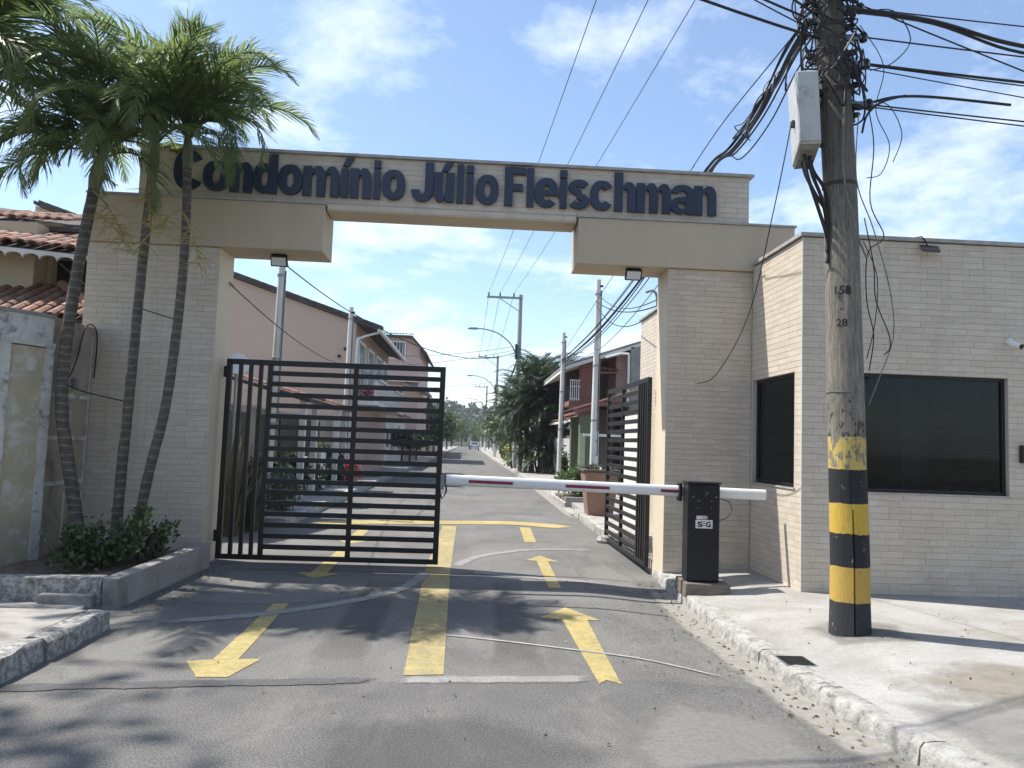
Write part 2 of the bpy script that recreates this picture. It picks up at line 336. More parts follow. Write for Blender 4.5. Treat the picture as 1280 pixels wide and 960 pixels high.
road_front = struct(grid([-40, -20, -8, -4.5, -3, -2, -1, 0, .6, 1.2, 1.4, 1.6, 1.8, 2.0, 2.15, 2.3, 4, 8, 20, 40], [-40, -10, 0, 2, 3.5, 1e9],
    lambda x, y: zroad(x, 5)).build('road', M['asphalt_front']))
for v in road_front.data.vertices:
    if v.co.y > 1e8: v.co.y = seamY(v.co.x) if abs(v.co.x) < 5 else 5.0
def street_y(): return [1e-9]+[5.8, 6.5, 7.5, 8.5, 9.5, 10.2, 11, 12, 12.5, 14, 18, 24, 40, 80, 140, 260]
street = struct(grid([-6, -4, -3, -2, -1, 0, .6, 1.2, 1.4, 1.6, 1.8, 2.0, 2.15, 2.3, 2.6], street_y(), zroad).build('road', M['asphalt']))
for v in street.data.vertices:
    if v.co.y < .1: v.co.y = seamY(v.co.x) if abs(v.co.x) < 5 else 5.0
def strip(name, pts, w, mat, parent, lift=.004, jit=0., seed=1):
    """painted / spilled band following the road surface; 'edge' runs 0 at its rims to 1 in the middle so that the material can fray it"""
    rnd = random.Random(seed); P = []
    for a, b in zip(pts, pts[1:]):
        n = max(2, int(math.dist(a, b)/.12)); P += [Vector((a[0]+(b[0]-a[0])*i/n, a[1]+(b[1]-a[1])*i/n, 0)) for i in range(n)]
    P.append(Vector((*pts[-1], 0)))
    for _ in range(4): P = [P[0]]+[(P[i-1]+P[i]*2+P[i+1])/4 for i in range(1, len(P)-1)]+[P[-1]]
    vs = []; ed = []
    for i, p in enumerate(P):
        d = (P[min(i+1, len(P)-1)]-P[max(i-1, 0)]).normalized(); nrm = Vector((-d.y, d.x, 0)); e = min(1., 3*min(i, len(P)-1-i)/len(P)+.0)
        for s in (-1, -.4, .4, 1):
            q = p+nrm*s*(w/2*(1+jit*.4*rnd.uniform(-1, 1))); vs.append((q.x, q.y, zroad(q.x, q.y)+lift)); ed.append(0. if abs(s) == 1 else min(1, e*4))
    o = MB().add(vs, [(4*i+k, 4*i+4+k, 4*i+5+k, 4*i+1+k) for i in range(len(P)-1) for k in range(3)]).build(name, mat, parent)
    at = o.data.attributes.new('edge', 'FLOAT', 'POINT'); at.data.foreach_set('value', ed); return o
def fray(name, mat, scale=16, hard=.25, amax=1.):
    """copy of a surface material that breaks up towards the rim of a band"""
    m = M[mat].copy() if isinstance(mat, str) else mat.copy(); m.name = name; t = m.node_tree; b = t.nodes['Principled BSDF']
    a = t.nodes.new('ShaderNodeAttribute'); a.attribute_name = 'edge'
    v = mathn(t, 'ADD', mathn(t, 'MULTIPLY', a.outputs['Fac'], 1.25), mathn(t, 'MULTIPLY', mathn(t, 'SUBTRACT', noise_node(t, scale, 8, .75), .5), 2.2))
    t.links.new(ramp(t, v, [(.5-hard, 0.), (.5+hard, amax)]), b.inputs['Alpha']); return m
def flat(name, pts, mat, parent, lift=.004):
    import bmesh
    bm = bmesh.new(); f = bm.faces.new([bm.verts.new((x, y, lift)) for x, y in pts]); bm.normal_update()
    if f.normal.z < 0: f.normal_flip()
    bmesh.ops.inset_individual(bm, faces=[f], thickness=.022, use_even_offset=True)
    P0 = [Vector((x, y)) for x, y in pts]
    vals = [0. if min((v.co.xy-p).length for p in P0) < 1e-4 else 1. for v in bm.verts]; me = bpy.data.meshes.new(name); bm.to_mesh(me); bm.free(); me.materials.append(mat)
    me.attributes.new('edge', 'FLOAT', 'POINT').data.foreach_set('value', vals); return link_copy(name, me, parent, (0, 0, 0))
sand = fray('sand', pm('sand_base', (.27, .255, .225), (.20, .19, .17), 14, .95, .5, 60), 5, .45)
M['tar_f'] = fray('tar_fray', 'tar', 12, .12); M['scratch_f'] = fray('scratch_fray', 'scratch', 9, .45, .85); M['line_f'] = fray('line_fray', 'white_line', 20, .3, .8); M['stop_f'] = fray('stop_fray', 'yellow_paint', 34, .14); M['center_f'] = fray('center_fray', 'yellow_faded', 30, .12)
YP = M['stop_f']; YF = M['center_f']
flat('center_line', [(-.41, 5.36), (-.12, 5.40), (-.19, 9.6), (-.21, 14.6), (-.49, 14.6), (-.52, 9.6)], YF, street)
flat('arrow_marking', [(-1.66, 7.55), (-1.82, 7.52), (-1.77, 5.66), (-1.94, 5.60), (-1.74, 5.24), (-1.53, 5.25), (-1.42, 5.70), (-1.58, 5.68)], YP, street)
flat('arrow_marking', [(.98, 7.68), (.66, 7.17), (.88, 7.14), (.91, 5.24), (.985, 5.34), (1.08, 5.25), (1.13, 7.13), (1.26, 7.13)], YP, street)
flat('arrow_marking', [(1.04, 11.12), (.78, 10.64), (.94, 10.6), (.91, 8.66), (1.07, 8.64), (1.11, 10.58), (1.27, 10.55)], YP, street)
flat('arrow_marking', [(-1.72, 8.86), (-1.99, 9.24), (-1.83, 9.26), (-1.83, 11.4), (-1.65, 11.4), (-1.62, 9.26), (-1.45, 9.22)], YP, street)
flat('arrow_marking', [(-1.78, 11.75), (-2.05, 12.2), (-1.90, 12.2), (-1.92, 14.0), (-1.72, 14.0), (-1.68, 12.2), (-1.5, 12.2)], YP, street)
flat('arrow_marking', [(.96, 14.7), (1.18, 14.72), (1.12, 12.56), (.91, 12.54)], YP, street)
strip('stop_line', [(-2.95, 14.3), (-1.9, 14.85), (-.6, 15.1), (.8, 15.45), (1.5, 15.2), (1.95, 14.7)], .85, M['stop_f'], street, .008)
strip('thin_white_line', [(-.25, 6.5), (.3, 6.33), (.76, 6.14), (1.3, 5.93), (1.9, 5.6)], .04, M['line_f'], street, .009)
strip('gate_scratch', [(-.47, 9.6), (-.58, 8.8), (-.69, 8.32), (-1.1, 7.7), (-1.77, 7.05), (-2.6, 6.66)], .20, M['scratch_f'], street, .006, .3)
strip('gate_scratch', [(-.16, 9.9), (.0, 10.5), (.18, 10.93), (.78, 11.6), (1.41, 11.85), (2.0, 11.8)], .20, M['scratch_f'], street, .006, .3)
strip('gate_scratch', [(.0, 9.6), (.7, 9.3), (1.5, 9.1), (2.0, 9.0)], .20, M['scratch_f'], street, .006, .5)
strip('dark_strip', [(x, seamY(x)) for x in (-5, -3.2, -2, -1.1, -.45)], .17, M['tar_f'], street, .005, .45, 3)  # tar joint where the two asphalts meet
strip('cement_seam', [(x, seamY(x)) for x in (-.45, .2, .9)], .17, M['scratch_f'], street, .005, .5, 4)
strip('dark_strip', [(.45, 7.72), (1.3, 7.66), (2.15, 7.6)], .035, M['tar_f'], street, .005, .5, 5)  # narrow dark line across the lane
strip('dark_strip', [(-2.9, 9.35), (-1.2, 9.42), (.2, 9.36), (1.5, 9.42), (2.2, 9.5)], .03, M['tar_f'], street, .005, .6, 6)  # narrow dark line across the street just before the gate
flat('asphalt_patch', [(-2.5, 37), (-.2, 36.8), (-.25, 33.4), (-2.5, 33.6)], M['tar_f'], street)
strip('gutter_sand', [(p[0]-.11, p[1]) for p in KR[1:11]], .42, sand, street, .006, .2, 8)
strip('gutter_sand', [(2.28, 16), (2.3, 22), (2.3, 40)], .3, sand, street, .006, .4, 9)

def kerbs(parent, pl, z0, z1, w, seg, mat, side=1, seed=1, jit=.012):
    """separate kerb stones along a polyline; side=+1 puts the stone to the right of the line direction"""
    rnd = random.Random(seed); P = resample(pl, seg/4); i = 0
    while i < len(P)-1:
        j = min(i+4+rnd.choice((-1, 0, 1)), len(P)-1)
        if len(P)-1-j < 3: j = len(P)-1
        pts = P[i:j+1]; mb = MB(); vs = []
        for k, p in enumerate(pts):
            a = P[max(i+k-1, 0)]; b = P[min(i+k+1, len(P)-1)]; d = (b-a).normalized(); n = Vector((d.y, -d.x, 0))*side
            q = p+d*(.006 if k == 0 else (-.006 if k == len(pts)-1 else 0))
            for (u, z) in ((-.012, z0), (-.002, z0+(z1-z0)*.5), (.004, z1-.022), (.024, z1), (w*.6, z1+.003), (w, z1-.001), (w, z0)):
                e = rnd.uniform(-jit, jit) if u < w*.9 else 0
                vs.append(q+n*(u+e*.9)+Vector((0, 0, z+(e*.5 if z > z0 else 0))))
        m = 7; fs = [(k*m+c, k*m+(c+1) % m, (k+1)*m+(c+1) % m, (k+1)*m+c) for k in range(len(pts)-1) for c in range(m)]
        fs += [tuple(range(m)), tuple(range((len(pts)-1)*m, len(pts)*m))[::-1]]
        mb.add(vs, fs).build('kerb_stone', mat, parent, loc=tuple(pts[0]+Vector((0, 0, z0))), smooth=True); i = j
def kx(y):
    for a, b in zip(KR, KR[1:]):
        if b[1] <= y <= a[1]: return a[0]+(b[0]-a[0])*(a[1]-y)/(a[1]-b[1]+1e-9)
    return 2.4
KW = .17
def stain(name, pts, mat, parent, zf, lift=.003, rings=5):
    """worn or dirty area with a frayed rim, laid on a surface"""
    cx = sum(p[0] for p in pts)/len(pts); cy = sum(p[1] for p in pts)/len(pts); P = []
    for k in range(len(pts)):
        a, b = pts[k], pts[(k+1) % len(pts)]; P += [(a[0]+(b[0]-a[0])*i/6, a[1]+(b[1]-a[1])*i/6) for i in range(6)]
    vs = []; ed = []
    for q in range(rings+1):
        f = 1-q/rings
        for x, y in P: X, Y = cx+(x-cx)*f, cy+(y-cy)*f; vs.append((X, Y, zf(X, Y)+lift)); ed.append(min(1., q/2.2))
    n = len(P); o = MB().add(vs, [(q*n+i, q*n+(i+1) % n, (q+1)*n+(i+1) % n, (q+1)*n+i) for q in range(rings) for i in range(n)]).build(name, mat, parent)
    o.data.attributes.new('edge', 'FLOAT', 'POINT').data.foreach_set('value', ed); return o
def zwalk(x, y): return .062+.085*sstep(0, 1.0, x-kx(y)-KW)+.006*noise.noise((x*1.3, y*1.3, 0))
ys = [9.95-i*.2 for i in range(45)]+[.95]; mb = MB(); nc = 22
mb.add([(lambda x: (x, y, zwalk(x, y)))(kx(y)+KW-.004+(9.2-kx(y)-KW)*(i/(nc-1))**1.8) for y in ys for i in range(nc)],
       [(j*nc+i+1, j*nc+i, (j+1)*nc+i, (j+1)*nc+i+1) for j in range(len(ys)-1) for i in range(nc-1)])
walk = struct(mb.build('sidewalk', M['concrete'], smooth=True))
kerbs(walk, KR, -.09, .064, KW, .95, M['kerb_white'], side=-1, seed=5, jit=.007)
earthy = fray('earthy_stain', pm('earthy_base', (.27, .243, .20), (.20, .18, .145), 8, .95, .5, 50), 3.2, .45, .8)
greyst = fray('grey_stain', pm('grey_base', (.235, .228, .212), (.18, .174, .16), 8, .95, .4, 50), 4.0, .5, .7)
stain('stain', [(2.75, 5.15), (3.6, 5.5), (4.9, 5.35), (6.2, 5.0), (6.0, 4.2), (4.2, 4.3), (3.0, 4.5)], earthy, walk, zwalk, .009)
stain('stain', [(2.62, 4.9), (3.3, 4.6), (3.9, 4.1), (4.1, 3.3), (3.2, 2.9), (2.75, 3.8)], greyst, walk, zwalk, .010)
stain('stain', [(2.95, 6.0), (3.6, 5.95), (3.75, 6.6), (3.3, 6.8), (2.9, 6.6)], greyst, walk, zwalk, .008)
pale = fray('pale_wear', pm('pale_base', (.26, .25, .228), (.19, .184, .17), 30, .95, .4, 80), 4, .5, .65); oily = fray('oil_wear', pm('oil_base', (.07, .069, .067), (.05, .05, .05), 30, .8, .3, 80), 3.5, .5, .28)
stain('wear_patch', [(-2.75, 7.5), (-2.2, 7.35), (-1.3, 7.6), (-.9, 8.1), (-1.6, 8.3), (-2.6, 8.2)], pale, street, zroad, .0025)
stain('wear_patch', [(-2.8, 5.4), (-2.0, 5.45), (-1.9, 6.2), (-2.3, 6.6), (-2.75, 6.3)], pale, street, zroad, .0025)
stain('wear_patch', [(1.3, 8.6), (2.1, 8.5), (2.15, 9.8), (1.9, 11), (1.4, 10.2)], pale, street, zroad, .0025)
stain('oil_patch', [(.2, 5.6), (.6, 5.5), (.65, 9.0), (.3, 9.2)], oily, street, zroad, .003); stain('oil_patch', [(-1.15, 5.6), (-.7, 5.5), (-.65, 8.8), (-1.1, 9.0)], oily, street, zroad, .003)
stain('oil_patch', [(-.9, 3.6), (.3, 3.5), (.9, 4.1), (.1, 4.7), (-.8, 4.5)], oily, road_front, zroad, .003); stain('wear_patch', [(.9, 3.3), (2.0, 3.5), (2.1, 4.9), (1.3, 5.1), (.8, 4.2)], pale, road_front, zroad, .0025)
# street pavements behind the gate
KR2 = [(2.42, 10.1), (2.42, 12), (2.34, 14), (2.36, 17.4), (2.36, 17.5), (2.40, 19.3), (2.40, 19.4), (2.38, 30), (2.22, 44), (1.92, 68), (1.72, 118), (1.6, 200)]
wm = MB()
for (a, b) in zip(KR2, KR2[1:]): wm.hexa([(a[0]+.17, a[1], -.1), (4.9, a[1], -.1), (4.9, b[1], -.1), (b[0]+.17, b[1], -.1), (a[0]+.17, a[1], .15), (4.9, a[1], .15), (4.9, b[1], .15), (b[0]+.17, b[1], .15)])
wr = struct(wm.build('sidewalk', M['concrete']))
kerbs(wr, KR2[:4], -.1, .155, .2, 1.1, M['kerb_white'], side=1, seed=6)
kerbs(wr, KR2[6:9]+[(2.02, 60)], -.1, .155, .2, 2.2, M['kerb_white'], side=1, seed=7)
kerbs(wr, [(2.02, 60.1)]+KR2[9:], -.1, .155, .2, 20, M['kerb_white'], side=1, seed=8, jit=.004)
MB().box(2.30, 2.53, 17.45, 19.35, -.1, .03).build('driveway_ramp', M['concrete'], wr)
wl = struct(MB().box(-5.2, -3.32, 13.6, 200, -.1, .15).build('sidewalk', M['concrete']))
kerbs(wl, [(-3.15, 13.6), (-3.15, 60)], -.1, .155, .19, 2.0, M['kerb_white'], side=-1, seed=9)
kerbs(wl, [(-3.15, 60.1), (-3.15, 200)], -.1, .155, .19, 20, M['kerb_white'], side=-1, seed=10, jit=.004)
MB().box(-3.9, -3.34, 29.0, 31.4, .15, .155).build('lawn_base', M['soil'], wl)
rg = random.Random(2); gb = MB()
for _ in range(1800):
    x, y = rg.uniform(-4.4, -3.34), rg.uniform(28.6, 32); h = rg.uniform(.05, .12); a = rg.uniform(0, 6.28)
    gb.add([(x, y, .152), (x+.02*math.cos(a), y+.02*math.sin(a), .152), (x+rg.uniform(-.03, .03), y+rg.uniform(-.03, .03), .152+h)], [(0, 1, 2)])
stuff(gb.build('lawn_grass', M['grass'])); bpy.data.objects['lawn_grass']['label'] = 'small patch of green grass beside the kerb before the pink house'; bpy.data.objects['lawn_grass']['category'] = 'grass'
# left corner: pavement, kerb, low slab
sl = struct(grid(lin(-14, -3.02, 12), lin(1.5, 6.42, 8), lambda x, y: .148+.006*noise.noise((x*2, y*2, 3))).build('sidewalk', M['slab'], smooth=True))
kerbs(sl, [(-2.86, 1.6), (-2.86, 5.0), (-2.84, 5.7), (-2.83, 6.44)], -.05, .152, .17, .72, M['kerb_dirty'], side=-1, seed=12, jit=.02)
MB().box(-14, -3.02, 6.30, 6.44, -.05, .146).build('pavement_edge', M['slab'], sl)
struct(MB().hexa([(-14, 6.44, -.05), (-3.15, 6.44, -.05), (-3.35, 7.14, -.05), (-14, 7.14, -.05), (-14, 6.44, .04), (-3.15, 6.44, .025), (-3.35, 7.14, .05), (-14, 7.14, .05)]).build('path', M['slab'], bevel=.01))
# drain grate in the right pavement
gz_ = zwalk(2.45, 5.7)
g = thing('drain_cover', (2.45, 5.70, gz_), 'small dark square drain cover set in the pale pavement beside the kerb', 'drain')
MB().box(2.335, 2.565, 5.57, 5.83, gz_-.03, gz_+.004).build('frame', M['galv'], g)
for i in range(9): MB().box(2.35, 2.55, 5.585+i*.026, 5.602+i*.026, gz_+.003, gz_+.009).build('slat', M['black'], g)

# ================================================================== TILE CLADDING
TL, TH, TT, J = .238, .0668, .004, .0026
tile_me = {}
def tile_mesh(ax):
    if ax not in tile_me:
        mb = MB(); c = .0012
        # face bevelled box: u along wall, d outwards, z up (local centre at back of tile)
        def V(u, d, z): return (u, -d, z) if ax == 'x' else (-d, u, z)
        a, h = (TL-.0009)/2, (TH-J)/2
        vs = [V(-a, 0, -h), V(a, 0, -h), V(a, 0, h), V(-a, 0, h), V(-a+c, TT, -h+c), V(a-c, TT, -h+c), V(a-c, TT, h-c), V(-a+c, TT, h-c)]
        fs = [(4, 5, 6, 7), (0, 1, 5, 4), (1, 2, 6, 5), (2, 3, 7, 6), (3, 0, 4, 7)]
        mb.add(vs, fs if ax == 'x' else [f[::-1] for f in fs]); tile_me[ax] = mb.mesh('tile', M['tile'])
    return tile_me[ax]
class Clad:
    """tiles on walls facing -Y (ax 'x') or -X (ax 'y'); whole tiles in view become parts, the rest one joined part"""
    def __init__(s, parent, quota): s.p = parent; s.q = quota; s.rest = MB(); s.o = wloc(parent); s.r = random.Random(11); s.n = 0
    def wall(s, ax, plane, u0, u1, z0, z1, holes=(), pick=lambda u, z: True):
        nz = int(round((z1-z0)/TH)); k = 0; zc = z1-TH/2
        while zc > z0:
            off = s.r.choice((0, .5, .33, .5, .17))*TL; u = u0-off
            while u < u1:
                a, b = max(u, u0), min(u+TL, u1); lo, hi = max(zc-TH/2, z0), zc+TH/2
                pcs = [(a, b)]
                for (h0, h1, g0, g1) in holes:
                    if lo < g1-.01 and hi > g0+.01:
                        if lo < g0 or hi > g1:
                            for (c, d) in pcs:
                                c2, d2 = max(c, h0), min(d, h1)
                                if d2-c2 > .012:
                                    if lo < g0-.012: s.piece(ax, plane, c2, d2, lo, g0)
                                    if hi > g1+.012: s.piece(ax, plane, c2, d2, g1, hi)
                        np_ = []
                        for (c, d) in pcs:
                            if d <= h0 or c >= h1: np_.append((c, d))
                            else:
                                if c < h0: np_.append((c, h0))
                                if d > h1: np_.append((h1, d))
                        pcs = np_
                for (c, d) in pcs:
                    if d-c < .012 or hi-lo < .012: continue
                    whole = abs(d-c-TL) < 1e-4 and abs(hi-lo-TH) < 1e-4
                    if whole and s.n < s.q and pick((c+d)/2, zc):
                        loc = Vector(((c+d)/2, plane, zc) if ax == 'x' else (plane, (c+d)/2, zc))-s.o
                        link_copy('tile', tile_mesh(ax), s.p, loc); s.n += 1
                    else: s.piece(ax, plane, c, d, lo, hi)
                u += TL
            zc -= TH
    def piece(s, ax, plane, c, d, lo, hi):
        g = J/2; e = .0012; c += .00045; d -= .00045; lo += g; hi -= g
        def V(u, dd, z): return (u, plane-dd, z) if ax == 'x' else (plane-dd, u, z)
        vs = [V(c, 0, lo), V(d, 0, lo), V(d, 0, hi), V(c, 0, hi), V(c+e, TT, lo+e), V(d-e, TT, lo+e), V(d-e, TT, hi-e), V(c+e, TT, hi-e)]
        fs = [(4, 5, 6, 7), (0, 1, 5, 4), (1, 2, 6, 5), (2, 3, 7, 6), (3, 0, 4, 7)]
        s.rest.add(vs, fs if ax == 'x' else [f[::-1] for f in fs])
    def done(s): stuff(s.rest.build('tile_cladding', M['tile'], s.p))

# ================================================================== GATE ARCH
AX0, AX1, BX0, BX1 = -4.77, -3.18, 2.41, 4.0
arch = thing('gate_arch', (-.385, 9.8, 0), 'tiled entrance arch over the street with big dark blue letters on its beam', 'gate arch')
MB().box(AX0, AX1, 9.512, 10.06, -.1, 3.87).build('pillar', M['cream'], arch)
MB().box(BX0, BX1, 9.512, 10.06, -.1, 3.87).build('pillar', M['cream'], arch)
MB().box(AX0-.02, -1.93, 9.45, 10.08, 3.872, 4.46).build('bracket_beam', M['taupe'], arch, bevel=.006)
MB().box(1.24, BX1+.02, 9.45, 10.08, 3.872, 4.46).build('bracket_beam', M['taupe'], arch, bevel=.006)
MB().box(AX0-.04, -1.91, 9.43, 10.10, 4.462, 4.485).build('coping', M['coping'], arch)
MB().box(1.22, BX1+.04, 9.43, 10.10, 4.462, 4.485).build('coping', M['coping'], arch)
MB().box(-4.22, 3.44, 9.512, 9.95, 4.487, 5.10).build('sign_beam', M['grout'], arch)
MB().box(-1.908, 1.218, 9.507, 9.952, 4.40, 4.486).build('beam_soffit', M['taupe'], arch)
MB().box(-4.27, 3.49, 9.46, 10.0, 5.102, 5.135).build('coping', M['coping'], arch)
# cladding: core faces carry grout
MB().box(AX0+.003, AX1-.003, 9.508, 9.514, .0, 3.868).build('grout_face', M['grout'], arch)
MB().box(BX0+.003, BX1-.003, 9.508, 9.514, .0, 3.868).build('grout_face', M['grout'], arch)
cl = Clad(arch, 300)
cl.wall('x', 9.512, -4.22, 3.44, 4.487, 5.10, pick=lambda u, z: u > -1.2)
cl.wall('x', 9.508, BX0, 3.49, .08, 3.868, pick=lambda u, z: z > .9)
cl.wall('x', 9.507, -1.908, 1.218, 4.415, 4.487, pick=lambda u, z: False)
cl.wall('x', 9.508, AX0, AX1, .1, 3.868, pick=lambda u, z: True)
cl.done()
def lamp(name, loc, label, down=True):
    x, y, z = loc; t = thing(name, loc, label, 'floodlight')
    if down:
        MB().box(x-.09, x+.09, y-.03, y+.03, z-.014, z-.001).build('bracket', M['black'], t)
        for s in (-1, 1): MB().bar((x+s*.085, y, z-.007), (x+s*.085, y-.01, z-.07), .012, .03).build('bracket_arm', M['black'], t)
        hs = MB(); a = R_(28); c = Vector((x, y-.01, z-.085)); U = Vector((1, 0, 0)); Vv = Vector((0, math.cos(a), math.sin(a))); Nn = Vector((0, math.sin(a), -math.cos(a)))
        Nn = Vector((0, -math.cos(a), -math.sin(a))); Vv = Vector((0, -math.sin(a), math.cos(a)))
        def fr(w, h, d0, d1): return [c+U*p*w+Vv*q*h+Nn*d for d in (d0, d1) for (p, q) in ((-1, -1), (1, -1), (1, 1), (-1, 1))]
        hs.hexa(fr(.105, .07, -.03, .02)); hs.build('housing', M['black'], t, bevel=.008)
        MB().hexa(fr(.088, .052, .0205, .0235)).build('lens', M['lens'], t)
    return t
lamp('floodlight', (-2.52, 9.74, 3.871), 'small black floodlight under the bracket of the arch beside the closed gate leaf')
lamp('floodlight', (1.98, 9.60, 3.871), 'small black floodlight under the bracket of the arch beside the open gate leaf')
MB().tube([(-3.179, 9.9, 3.52), (-3.12, 9.92, 3.47)], .012, 6).build('wall_hook', M['galv'], arch)
# ---- letters
LET = [('C', -3.786, -3.449), ('o', -3.429, -3.129), ('n', -3.099, -2.847), ('d', -2.822, -2.545), ('o', -2.515, -2.232), ('m', -2.211, -1.78), ('í', -1.75, -1.63), ('n', -1.631, -1.385), ('i', -1.345, -1.266), ('o', -1.236, -.959), ('J', -.879, -.601), ('ú', -.585, -.351), ('l', -.31, -.225), ('i', -.19, -.1), ('o', -.06, .211), ('F', .291, .553), ('l', .572, .66), ('e', .68, .963), ('i', .992, 1.082), ('s', 1.11, 1.364), ('c', 1.385, 1.67), ('h', 1.697, 1.956), ('m', 1.982, 2.402), ('a', 2.418, 2.706), ('n', 2.724, 2.992)]
def text_mesh(ch, size=1.0, off=0., ext=0., res=6):
    cu = bpy.data.curves.new('t', 'FONT'); cu.body = ch; cu.size = size; cu.offset = off; cu.extrude = ext; cu.resolution_u = res
    ob = bpy.data.objects.new('t', cu); COL.objects.link(ob); dg = bpy.context.evaluated_depsgraph_get()
    me = bpy.data.meshes.new_from_object(ob.evaluated_get(dg)); bpy.data.objects.remove(ob); bpy.data.curves.remove(cu); return me
def bbox(me, k): v = [p.co[k] for p in me.vertices]; return min(v), max(v)
XH, BASE, CAP, TS, TB = .378, 4.570, .496, .106, .089     # x-height, baseline, cap height, stem and bow thickness
def arc(cx, cy, rx, ry, a0, a1, n=14, e=2.35):
    out = []
    for i in range(n+1):
        a = R_(a0+(a1-a0)*i/n); c, q = math.cos(a), math.sin(a)
        out.append((cx+rx*math.copysign(abs(c)**(2/e), c), cy+ry*math.copysign(abs(q)**(2/e), q)))
    return out
def ring(w, h, y0=0): return [arc(w/2, y0+h/2, w/2, h/2, 0, 352, 28), arc(w/2, y0+h/2, w/2-TS, h/2-TB, 0, 352, 28)]
def bowed_c(w, h, op=38): return [arc(w/2, h/2, w/2, h/2, op, 360-op, 26)+arc(w/2, h/2, w/2-TS, h/2-TB, 360-op-4, op+4, 26)]
def arches(w, k, top=None):
    step = (w-TS)/k; bot = [(0, 0), (TS, 0)]; up_ = []
    for q in range(k):
        x0 = TS+step*q; x1 = x0+step-TS; cx = (x0+x1)/2
        bot += arc(cx, XH*.58, (x1-x0)/2, XH*.42-TB, 180, 0, 8); bot += [(x1, 0), (x1+TS, 0)]
        up_ = arc((x0+x1+TS)/2-.005, XH*.58, (x1+TS-x0)/2+.005, XH*.42, 0, 128 if q == 0 else 150, 9)+([(TS, XH*.86)] if q == 0 else [])+up_
    return [bot+up_+[(TS, top or XH*.985), (0, top or XH*.985)]]
def rect(x0, x1, y0, y1): return [(x0, y0), (x1, y0), (x1, y1), (x0, y1)]
def acute(x): return [(x-.035, XH*1.045), (x+.035, XH*1.045), (x+.105, XH*1.33), (x+.01, XH*1.33)]
def stroke(pts, t):
    L, Rr = [], []
    for k, p in enumerate(pts):
        a = Vector(pts[max(k-1, 0)]); b = Vector(pts[min(k+1, len(pts)-1)]); d = (b-a).normalized(); n = Vector((-d.y, d.x))*t/2
        L.append(tuple(Vector(p)+n)); Rr.append(tuple(Vector(p)-n))
    return L+Rr[::-1]
def glyph(ch, w):
    if ch == 'l': return [rect(0, w, 0, CAP)]
    if ch == 'i': return [rect(0, w, 0, XH*.97), rect(0, w, XH*1.035, CAP*.985)]
    if ch == 'í': return [rect(0, .085, 0, XH*.97), acute(.05)]
    if ch == 'o': return ring(w, XH)
    if ch == 'C': return bowed_c(w, CAP, 34)
    if ch == 'c': return bowed_c(w, XH, 36)
    if ch == 'n': return arches(w, 1)
    if ch == 'm': return arches(w, 2)
    if ch == 'h': return arches(w, 1, CAP)
    if ch == 'ú': return [[(w-x, XH-y) for x, y in arches(w, 1)[0]], acute(w*.5)]
    if ch == 'd':
        b = w-TS*.3
        return [[(w, 0), (w, CAP), (w-TS, CAP)]+[(w-TS, XH*.93)]+arc(b/2, XH/2, b/2, XH/2, 75, 285, 20)+[(w-TS, XH*.07), (w-TS, 0)], arc((w-TS+TS)/2-.004, XH/2, (w-2*TS)/2, XH/2-TB, 0, 350, 20)]
    if ch == 'a':
        return [[(w, 0), (w, XH*.66)]+arc(w/2, XH*.64, w/2, XH*.36, 0, 168, 14)+arc(w/2, XH*.64, w/2-TS*.9, XH*.36-TB*.85, 160, 0, 10)+[(w-TS, XH*.60)]+arc(w*.45, XH*.29, w*.45, XH*.29, 90, 270, 14)+[(w-TS, XH*.07), (w-TS*.9, 0)],
                arc(w*.48, XH*.285, w*.17, XH*.11, 0, 350, 14)]
    if ch == 'e':
        return [arc(w/2, XH/2, w/2, XH/2, -12, 318, 28)+arc(w/2, XH/2, w/2-TS, XH/2-TB, 312, 200, 12)+[(TS, XH*.41), (w*.98, XH*.41)],
                arc(w/2, XH/2, w/2-TS, XH/2-TB, 14, 166, 12)]
    if ch == 's':
        t = TB*.98; top = arc(w/2, XH*.735, w/2-t/2, XH*.265-t/2, 22, 262, 12, 2.0); bot = arc(w/2, XH*.265, w/2-t/2, XH*.265-t/2, 82, -158, 12, 2.0)
        return [stroke(top+bot, t)]
    if ch == 'J': return [[(w, CAP), (w-TS, CAP), (w-TS, CAP*.34)]+arc((w-.0)/2, CAP*.32, w/2-TS, CAP*.32-TB, 0, -172, 10)+arc(w/2, CAP*.32, w/2, CAP*.32, -176, 0, 14)]
    if ch == 'F': return [[(0, 0), (TS, 0), (TS, CAP*.39), (w*.88, CAP*.39), (w*.88, CAP*.57), (TS, CAP*.57), (TS, CAP*.82), (w, CAP*.82), (w, CAP), (0, CAP)]]
for ch, a, b in LET:
    if ch not in 'liíFJ': a, b = a-.008, b+.008
    cu = bpy.data.curves.new('letter', 'CURVE'); cu.dimensions = '2D'; cu.fill_mode = 'BOTH'; cu.extrude = .022; cu.bevel_depth = .004; cu.bevel_resolution = 1; cu.offset = -.003
    for sp in glyph(ch, b-a):
        q = cu.splines.new('POLY'); q.points.add(len(sp)-1); q.use_cyclic_u = True
        for pp, (x, y) in zip(q.points, sp): pp.co = (x, y, 0, 1)
    ob = bpy.data.objects.new('letter', cu); COL.objects.link(ob); dg = bpy.context.evaluated_depsgraph_get()
    me = bpy.data.meshes.new_from_object(ob.evaluated_get(dg)); bpy.data.objects.remove(ob); bpy.data.curves.remove(cu)
    me.materials.clear(); me.materials.append(M['letter']); me.polygons.foreach_set('use_smooth', [False]*len(me.polygons))
    link_copy('letter', me, arch, Vector((a, 9.478, BASE))-wloc(arch), (math.pi/2, 0, 0))

